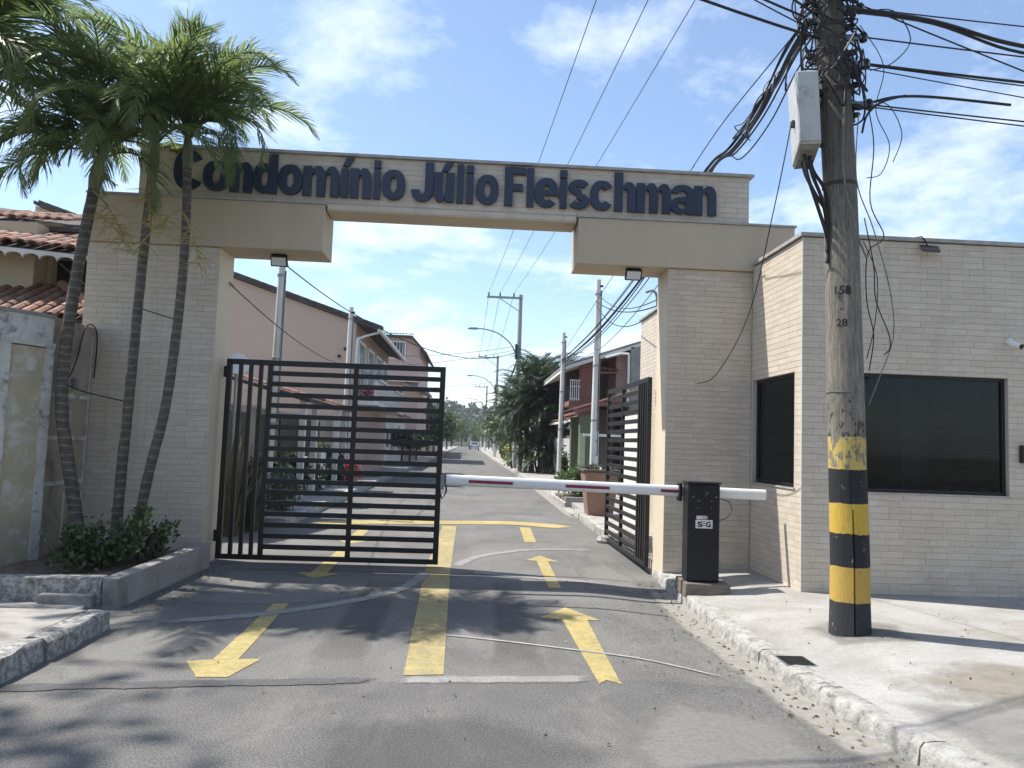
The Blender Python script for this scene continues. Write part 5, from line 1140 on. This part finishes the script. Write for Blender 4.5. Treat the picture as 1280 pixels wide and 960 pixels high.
MB().tube([(5.05, 29.35, 5.0), (5.62, 29.32, 5.17), (5.95, 29.32, 5.17)], .05, 8).build('gutter', M['white_paint'], q1); MB().tube([(5.95, 29.32, 5.17), (5.95, 29.32, 3.3)], .05, 8).build('downpipe', M['white_paint'], q1)
win(q1, 'x', 31.9, 4.70, 5.56, 3.35, 4.45, 'white_paint', 4, pane='black')
br = MB().box(4.65, 5.58, 29.75, 30.5, 4.42, 4.50).build('awning', M['red_wall'], q1); tiled_roof(br, (4.66, 29.72, 4.51), (1, 0, 0), (0, 1, .25), 5, 2)
for k in range(9): MB().box(4.68+k*.1, 4.70+k*.1, 29.74, 29.76, 3.302, 4.415).build('balcony_bar', M['black_steel'], q1)
for z in (3.36, 3.85, 4.1): MB().box(3.75, 4.158, 29.74, 29.77, z, z+.03).build('balcony_rail', M['white_paint'], q1)
for k in range(5): MB().box(3.76+k*.08, 3.785+k*.08, 29.775, 29.795, 3.302, 4.1).build('baluster', M['white_paint'], q1)
MB().box(3.7, 6.0, 31.75, 31.89, 3.31, 4.9).build('recess_shade_panel', M['roof_dark'], q1)  # dark sheet whose colour holds the shade of the balcony recess
cp = MB().prism([(3.42, 25.6, 2.72), (3.42, 28.8, 2.72), (6.1, 28.8, 3.62), (6.1, 25.6, 3.62)], (0, 0, -.09)).build('porch_roof', M['red_wall'], q1)
HPD = HP.copy(); HPD.materials[0] = M['terra_shaded']; tiled_roof(cp, (3.40, 25.58, 2.73), (0, 1, 0), (2.68, 0, .9), 15, 7, me=HPD)  # porch roof tiles take the shaded terracotta copy
MB().box(3.62, 4.15, 25.7, 26.1, .14, 2.62).build('porch_pillar', M['green_wall'], q1); MB().box(3.615, 3.80, 25.66, 25.698, .14, 2.0).build('porch_pillar_face', M['lime_wall'], q1)
MB().box(3.66, 4.1, 28.3, 28.7, .14, 2.62).build('porch_pillar', M['green_wall'], q1)
MB().box(4.7, 4.8, 26.2, 29.6, .14, 2.9).build('garage_shade_panel', M['roof_dark'], q1)  # dark sheet; shade of the deep garage is put into its colour
mc = thing('meter_column', (3.52, 22, .15), 'slim white meter column with a white crossbar before the green porch', 'meter column')
MB().box(3.42, 3.63, 21.9, 22.1, .14, 2.0).build('column', M['white_paint'], mc, bevel=.01); MB().box(3.20, 4.4, 21.97, 22.03, 1.86, 1.93).build('crossbar', M['white_paint'], mc)
for z in (1.3, 1.7): MB().box(3.47, 3.58, 21.88, 21.899, z, z+.05).build('meter_slot', M['black'], mc)
MB().box(4.38, 4.44, 21.96, 22.04, .14, 1.859).build('post', M['white_paint'], mc)
# low house with white fence
FA, FBk = Vector((4.62, 31.9, 0)), Vector((4.02, 37.7, 0)); FD = (FBk-FA).normalized(); FN = Vector((-FD.y, FD.x, 0))   # FN points to the street
fn = thing('picket_fence', tuple(FA+Vector((0, 0, .15))), 'white picket fence along the pavement below the red tiled canopy', 'fence')
def along(k, off): return FA+FD*k+FN*off
L_ = (FBk-FA).length
for k in range(int(L_/.125)):
    a, b = along(k*.125+.02, .0), along(k*.125+.10, .0); h = 1.86+.03*(k % 2); d = FN*.025
    MB().hexa([(*p.xy, z) for z in (.155, h) for p in (a, b, b+d, a+d)]).build('picket', M['white_paint'], fn)
for z in (.5, 1.1, 1.6): MB().bar((*along(0, -.03).xy, z), (*along(L_, -.03).xy, z), .04, .07).build('rail', M['white_paint'], fn)
for k in (0, L_/2, L_): MB().bar((*along(k, -.08).xy, .14), (*along(k, -.08).xy, 2.0), .09).build('post', M['white_paint'], fn)
q2 = thing('tiled_canopy', (4.6, 34.8, .15), 'red tiled canopy with white edge on posts above the picket fence', 'canopy')
e0, e1 = along(-.15, .25), along(L_+.15, .25); g0, g1 = Vector((4.885, 31.75, 0)), Vector((4.885, 37.85, 0))
cpn = MB().prism([(e0.x, e0.y, 2.70), (g0.x, g0.y, 2.86), (g1.x, g1.y, 2.98), (e1.x, e1.y, 2.60)], (0, 0, -.10)).build('slab', M['white_plaster'], q2)
tiled_roof(cpn, (e0.x, e0.y, 2.71), (FD.x, FD.y, -.016), (1, 0, .22), 28, 2, .21)
for k in (.1, L_*.5, L_-.1): MB().bar((*along(k, -.2).xy, .14), (*along(k, -.2).xy, 2.62), .11).build('post', M['white_plaster'], q2)
t = thing('wooden_gate', (3.6, 38.1, .15), 'small orange-brown wooden gate by the white fence', 'gate')
for k in range(3): MB().box(3.5+k*.12, 3.61+k*.12, 38.1, 38.14, .16, 1.4).build('plank', M['orange_wood'], t)
MB().box(3.5, 3.85, 38.141, 38.17, .9, .98).build('ledge', M['orange_wood'], t)
# planter pot and hedge on the right pavement
pt = thing('planter_pot', (2.72, 16.2, .15), 'big square terracotta planter pot on the pavement beside the open gate leaf', 'planter')
MB().hexa([(2.46, 15.95, .145), (2.98, 15.95, .145), (2.98, 16.45, .145), (2.46, 16.45, .145), (2.36, 15.85, 1.05), (3.08, 15.85, 1.05), (3.08, 16.55, 1.05), (2.36, 16.55, 1.05)]).build('body', M['pot'], pt, bevel=.02)
MB().box(2.33, 3.11, 15.82, 16.58, 1.052, 1.10).build('rim', M['roof_dark'], pt, bevel=.01)
leaf_cloud(MB(), (2.72, 16.2, 1.13), (.34, .34, .05), 320, .06, 8, 10).build('foliage', M['leaf_grey'], pt)
hg = thing('hedge', (2.75, 20.6, .15), 'rounded green hedge on the pavement behind the terracotta pot', 'hedge')
leaf_cloud(MB(), (2.85, 20.8, .62), (.52, .7, .40), 3000, .05, 14, 30, .35).build('foliage', M['leaf_mid'], hg)
bush('shrub', (3.4, 20.2, .15), (.45, .5, .4), 1200, .05, 'leaf_mid', 'green shrub between the hedge and the white meter column', seed=16)
t = thing('planting_kerb', (2.8, 19.9, .15), 'low kerbed planting bed under the green hedge', 'kerb'); MB().box(2.42, 3.6, 19.45, 19.6, .15, .27).build('edge', M['slab'], t); MB().box(2.43, 3.6, 19.61, 21.9, .149, .22).build('soil', M['soil'], t)
bush('cypress', (4.05, 33.6, .15), (.22, .22, .75), 900, .06, 'leaf_dark', 'small dark conifer in front of the white picket fence', 'conifer', 17)
# palm clump on the right
FB = [frond_mesh(2.3, 30, .62, R_(100), 11, M['palm_dark'], .05, .6, .016), frond_mesh(2.1, 30, .6, R_(130), 12, M['palm_dark'], .05, .6, .016), frond_mesh(2.4, 30, .62, R_(80), 13, M['palm_dark'], .05, .6, .016)]
rc = random.Random(31)
for k, (x, y, h) in enumerate(((3.0, 39, 4.2), (3.6, 40, 4.5), (2.6, 41.5, 3.7), (4.2, 39.5, 4.1), (3.3, 42.5, 4.3), (3.1, 38.2, 2.6), (3.9, 38.6, 2.8), (2.5, 40, 2.2), (3.4, 39.2, 1.2), (2.7, 38.6, .9), (4.1, 38.3, 1.3), (2.3, 43, 3.0), (2.9, 46, 3.4), (2.75, 38.8, 3.2), (3.7, 37.9, 2.0), (3.3, 37.8, .5), (2.9, 40.5, 4.6), (4.5, 39.2, 3.4), (4.7, 40.5, 4.6), (3.9, 41, 5.0), (2.5, 38.9, 2.7), (3.4, 38.6, 3.4))):
    fr = [(rc.uniform(0, 360), rc.uniform(25, 78), rc.uniform(.75, 1.05)) for _ in range(18)]+[(rc.uniform(0, 360), rc.uniform(-30, 20), rc.uniform(.7, .95)) for _ in range(9)]
    palm([(x, y, .12), (x+rc.uniform(-.15, .15), y, .12+h*.5), (x+rc.uniform(-.3, .3), y, .12+h)], .06, .05, fr, 'leafy palm stem in the dense clump beside the street pole', 'palm clump along the right pavement', meshes=FB, shaft_len=.3)
bush('shrub', (2.75, 47, .15), (.7, 1.2, .8), 1500, .10, 'leaf_bright', 'yellow-green shrub behind the street pole foot', seed=18)
bush('shrub', (2.6, 52, .15), (.6, 1.5, 1.0), 1200, .11, 'leaf_mid', 'green shrub along the kerb past the palm clump', seed=19)
# left plants behind the closed gate leaf
def strap_plant(loc, n, h, label, seed, mat='leaf_mid', w=.03, spread=.5):
    r = random.Random(seed); t = thing('strap_leaf_plant', loc, label, 'plant', 'strap-leaved plants by the arch pillar'); mb = MB(); x, y, z = loc
    for _ in range(n):
        a = r.uniform(0, 6.28); L = h*r.uniform(.6, 1.15); o = spread*r.uniform(.1, 1); P = [Vector((x+.1*math.cos(a), y+.1*math.sin(a), z))]
        for k in range(1, 6): s = k/5; P.append(Vector((x+(.1+o*s**1.7)*math.cos(a), y+(.1+o*s**1.7)*math.sin(a), z+L*(s-.32*s**3*o*2))))
        d = Vector((-math.sin(a), math.cos(a), 0)); ws = [w*.5, w, w, w*.8, w*.5, .002]; vs = []
        for p, ww in zip(P, ws): vs += [p-d*ww, p+d*ww]
        mb.add(vs, [(2*k, 2*k+1, 2*k+3, 2*k+2) for k in range(5)])
    mb.build('leaves', M[mat], t); return t
for k, (x, y, h, m) in enumerate(((-3.95, 12.6, 1.9, 'leaf_mid'), (-3.7, 12.3, 1.6, 'leaf_brown'), (-4.2, 13.1, 2.3, 'leaf_mid'), (-3.55, 13.0, 1.2, 'leaf_grey'), (-4.5, 12.2, 2.0, 'leaf_brown'), (-3.85, 13.6, 1.4, 'leaf_dark'))):
    strap_plant((x, y, -.05), 46, h, ('tall strap-leaved plant', 'dry brown strap-leaved plant', 'tallest strap-leaved plant', 'greyish strap-leaved plant', 'withered tall strap-leaved plant', 'dark strap-leaved plant')[k]+' behind the vertical bars of the closed gate leaf', 40+k, m)
bush('shrub', (-3.75, 15.2, .1), (.5, .6, .38), 900, .06, 'leaf_grey', 'low greyish shrub with dry twigs behind the closed gate leaf', seed=22)
bush('shrub', (-4.3, 17.0, .1), (.5, .8, .7), 1100, .08, 'leaf_dark', 'dark shrub below the tiled garden canopy', seed=23)
bush('shrub', (-4.3, 20.0, .15), (.5, .9, .5), 1100, .07, 'leaf_dark', 'dark low shrub against the grey garden wall', seed=27)
bush('shrub', (-4.35, 22.0, .15), (.45, .7, .6), 1000, .07, 'leaf_mid', 'green shrub under the second tiled garden canopy', seed=28)
bush('flowering_shrub', (-3.75, 24.3, .15), (.36, .4, .40), 1300, .035, 'leaf_red', 'shrub covered in bright red flowers on the pavement by the pink house', 'flowers', 24)
bush('shrub', (-4.2, 23.7, .15), (.5, .5, .55), 1100, .08, 'leaf_dark', 'dark green shrub next to the red flowering shrub', seed=25)
bush('flowering_shrub', (-3.9, 28.6, 2.9), (.3, .5, .28), 500, .035, 'leaf_red', 'red flowers growing along the balcony of the pink house', 'flowers', 26, stem=False)
for k, (x, y) in enumerate(((-4.0, 45), (-3.9, 49.5), (-3.8, 54))):
    t = thing('clipped_tree', (x, y, .15), 'dark clipped round-headed tree on the pavement by the pink house', 'tree', 'clipped trees on the pavement by the pink house')
    MB().tube([(x, y, .14), (x, y, 1.2)], .07, 8).build('trunk', M['bark'], t); leaf_cloud(MB(), (x, y, 1.55), (.95, 1.1, .55), 1500, .11, 50+k, 26, .3).build('crown', M['leaf_dark'], t)
# small palms and trees further along the street
for k, (x, y, h, sc) in enumerate(((-4.4, 62, 3.2, 1.), (-4.0, 70, 3.8, 1.1), (-4.6, 80, 3.6, 1.1), (3.2, 58, 4.4, 1.0), (3.4, 66, 4.8, 1.0))):
    fr = [(rc.uniform(0, 360), rc.uniform(0, 75), 1.) for _ in range(12)]
    palm([(x, y, .1), (x+.1, y, h*.5), (x, y, h)], .1, .08, fr, ('small palm past the pink houses' if x < 0 else 'palm behind the street poles past the clump'), 'palms far along the left' if x < 0 else 'palms far along the right', meshes=FB, leafscale=sc)
FT = [(-4.6, 74, 4.6, 'leaf_mid'), (-4.2, 86, 5.2, 'leaf_dark'), (-3.8, 97, 5.0, 'leaf_mid'), (-4.6, 110, 6.0, 'leaf_dark'), (-4.0, 125, 6.0, 'leaf_mid'), (-4.5, 142, 6.5, 'leaf_dark'), (-4.2, 165, 6.5, 'leaf_mid'),
      (3.6, 72, 5.0, 'leaf_mid'), (3.4, 84, 5.6, 'leaf_grey'), (3.6, 96, 5.8, 'leaf_mid'), (3.4, 108, 5.6, 'leaf_grey'), (3.6, 130, 6.4, 'leaf_mid'), (3.4, 150, 7.0, 'leaf_dark'), (3.4, 180, 8.0, 'leaf_mid')]
for k, (x, y, h, m) in enumerate(FT):
    tree((x, y, .0), h, (1.9, 2.6, h*.36), ('street tree on the pink house side far behind the gate' if x < 0 else 'street tree on the red house side behind the poles'), m, 60+k, 1100, .26, 'far street trees, left' if x < 0 else 'far street trees, right')
# far right houses
for k, (y0, y1, h, m, lab) in enumerate(((54, 70, 5.0, 'white_plaster', 'white house hidden behind the palm clump'), (76, 96, 5.4, 'beige_house', 'cream house far past the palm clump'), (100, 124, 5.2, 'pink2', 'pale pink house farthest past the palm clump'))):
    hh = thing('house', (8, (y0+y1)/2, 0), lab, 'house'); MB().box(5.2, 12, y0, y1, 0, h).build('wall', M[m], hh); MB().prism([(4.8, y0-.2, h-.05), (12.3, y0-.2, h+1.6), (12.3, y0-.2, h+1.75), (4.8, y0-.2, h+.1)], (0, y1-y0+.4, 0)).build('roof', M['terracotta'], hh)
    win(hh, 'x', y0, 5.6, 7.0, h-2.0, h-.8)
# buildings that close the street and wooded hill
for k, (x0, x1, h, m) in enumerate(((-14, -6, 4.5, 'white_plaster'), (-5.2, 1.5, 3.2, 'beige_house'), (2.4, 10, 4.5, 'beige_house'))):
    hh = thing('house', ((x0+x1)/2, 225, 0), ('white gabled house at the street end', 'cream low building closing the street end', 'taller cream building at the street end')[k], 'house'); MB().box(x0, x1, 220, 230, 0, h).build('wall', M[m], hh)
    MB().prism([(x0-.3, 219.6, h), (x1+.3, 219.6, h), ((x0+x1)/2, 219.6, h+.9)], (0, 11, 0)).build('roof', M['roof_grey'], hh)
    for q in range(3): win(hh, 'x', 220, x0+.8+q*2.2, x0+1.9+q*2.2, 1.2, 2.6)
def hz(x, y): d = y-330; return -2+19*math.exp(-((x+30)/95)**2)*sstep(-100, 60, d)*(1+.12*noise.noise((x*.03, y*.03, 0)))
struct(grid(lin(-260, 260, 40), lin(235, 520, 24), hz).build('hill', M['hill'], smooth=True))
rh = random.Random(77); fo = MB()
for _ in range(240):
    x = rh.uniform(-60, 60); y = rh.uniform(250, 400); leaf_cloud(fo, (x, y, hz(x, y)+2.5), (3.2, 3.2, 3.0), 60, 1.0, rh.randrange(9999), 7)
o = stuff(fo.build('far_wood', M['leaf_grey'])); o['label'] = 'wooded slope in the haze beyond the street end'; o['category'] = 'wood'
# cars
def car(loc, label, paint):
    x, y, z = loc; t = thing('car', loc, label, 'car', None)
    prof = [(-2.05, .35), (-2.1, .75), (-1.95, .95), (-1.55, 1.02), (-1.1, 1.45), (.5, 1.48), (1.15, 1.0), (1.95, .85), (2.05, .55), (2.0, .3)]
    b = MB(); L = [Vector((x-.84+(.10 if q[1] > 1.1 else 0), y+q[0], z+q[1])) for q in prof]; Rr = [Vector((x+.84-(.10 if q[1] > 1.1 else 0), y+q[0], z+q[1])) for q in prof]; n = len(prof)
    b.add(L+Rr, [tuple(range(n)), tuple(range(n, 2*n))[::-1]]+[(i, n+i, n+(i+1) % n, (i+1) % n) for i in range(n)]); b.build('body', M[paint], t)
    MB().hexa([(x-.62, y-1.60, z+1.06), (x+.62, y-1.60, z+1.06), (x+.58, y-1.24, z+1.38), (x-.58, y-1.24, z+1.38), (x-.62, y-1.62, z+1.08), (x+.62, y-1.62, z+1.08), (x+.58, y-1.26, z+1.40), (x-.58, y-1.26, z+1.40)]).build('rear_window', M['glass'], t)
    for s in (-1, 1):
        MB().box(x+s*.68-.13, x+s*.68+.13, y-2.13, y-2.0, z+.72, z+.90).build('tail_light', M['lamp_red'], t)
        for yy in (-1.3, 1.3):
            w = MB().tube([(x+s*.66, y+yy, z+.31), (x+s*.86, y+yy, z+.31)], .31, 16).build('wheel', M['rubber'], t, smooth=True); MB().tube([(x+s*.861, y+yy, z+.31), (x+s*.87, y+yy, z+.31)], .19, 12).build('rim', M['galv'], w)
        MB().prism([(x+s*.755, y-1.0, z+1.05), (x+s*.745, y-.85, z+1.38), (x+s*.745, y+.4, z+1.40), (x+s*.755, y+.85, z+1.06)], (s*.012*1, 0, 0)).build('side_window', M['glass'], t)
    MB().box(x-.84, x+.84, y-2.16, y-2.04, z+.36, z+.58).build('bumper', M[paint], t); MB().box(x-.26, x+.26, y-2.175, y-2.161, z+.42, z+.54).build('number_plate', M['white_paint'], t)
car((.55, 140, 0), 'silver hatchback parked by the kerb far along the street', 'silver')
car((.3, 165, 0), 'dark car parked beyond the silver hatchback', 'car_dark')

for k, (x, y, h) in enumerate(((-2.6, 205, 7.5), (1.2, 212, 6.5), (3.0, 200, 8.0), (-5, 195, 7.0))): tree((x, y, 0), h, (2.2, 2.2, h*.38), 'tree in front of the low buildings at the street end', 'leaf_mid', 90+k, 900, .3, 'trees at the street end')
# the other side of the front street, behind the viewer: mirrored in the gatehouse glass and shading the open sky
ho = thing('house', (3, -14, 0), 'two-storey cream house across the front street, mirrored in the gatehouse window', 'house')
MB().box(-9, 14, -22, -13, 0, 6.2).build('wall', M['beige_house'], ho); MB().prism([(-9.4, -12.5, 6.1), (14.4, -12.5, 6.1), (14.4, -17.5, 8.0), (-9.4, -17.5, 8.0)], (0, 0, .12)).build('roof', M['terracotta'], ho)
for k in range(5): MB().box(-7.5+k*4.2, -5.9+k*4.2, -12.999, -12.96, 3.6, 5.0).build('window', M['glass'], ho); MB().box(-7.5+k*4.2, -6.2+k*4.2, -12.999, -12.96, .3, 2.5).build('door', M['wood'], ho)
tree((9.5, -6.5, 0), 6.5, (2.6, 2.4, 2.2), 'leafy tree across the front street facing the gatehouse', 'leaf_dark', 101, 1500, .2)
tree((2.5, -8.5, 0), 7.0, (2.8, 2.4, 2.4), 'leafy tree across the front street facing the arch', 'leaf_mid', 102, 1500, .2)
tree((-12.2, 6.1, .15), 17.5, (2.8, 2.4, 2.2), 'tall thin-crowned tree on the corner pavement beyond the rough kerb, dappling the road', 'leaf_mid', 103, 1500, .17, trunk=.22)

rl = random.Random(55); lt = MB()
def litter(x, y, z, s):
    a = rl.uniform(0, 6.28); c, q = math.cos(a)*s, math.sin(a)*s; h = rl.uniform(.004, .018)
    lt.add([(x-c, y-q, z+.008), (x-q*.45, y+c*.45, z+.008+h), (x+c, y+q, z+.010), (x+q*.45, y-c*.45, z+.009)], [(0, 1, 2), (0, 2, 3)])
for _ in range(150):
    y = rl.uniform(3.9, 9.6); x = kx(y)-.04-abs(rl.gauss(0, .16)); litter(x, y, zroad(x, y), rl.uniform(.008, .026))
for _ in range(70):
    x, y = -3.0+abs(rl.gauss(0, .18)), rl.uniform(7.0, 9.7); litter(x, y, 0, rl.uniform(.008, .03))
for _ in range(60): x, y = rl.uniform(-2.6, 2), rl.uniform(3.6, 9.5); litter(x, y, zroad(x, y), rl.uniform(.006, .018))
for _ in range(70): x, y = rl.uniform(2.6, 5.5), rl.uniform(4.2, 7.6); litter(x, y, zwalk(x, y), rl.uniform(.004, .013))
o = stuff(lt.build('leaf_litter', M['leaf_brown'])); o['label'] = 'dry leaf bits and grit scattered on the road and along the kerbs'; o['category'] = 'litter'

# thin summer haze: one box of even air round the viewer and the whole place
hb = MB().box(-1510, 1510, -1510, 1510, -3.2, 33).build('haze', [], None); hb['kind'] = 'stuff'
hm = bpy.data.materials.new('haze'); hm.use_nodes = True; ht = hm.node_tree; ht.nodes.clear()
pv_ = ht.nodes.new('ShaderNodeVolumePrincipled'); pv_.inputs['Color'].default_value = (.90, .94, 1.0, 1); pv_.inputs['Density'].default_value = .00035; pv_.inputs['Anisotropy'].default_value = .3
ho_ = ht.nodes.new('ShaderNodeOutputMaterial'); ht.links.new(pv_.outputs[0], ho_.inputs['Volume']); hb.data.materials.append(hm)
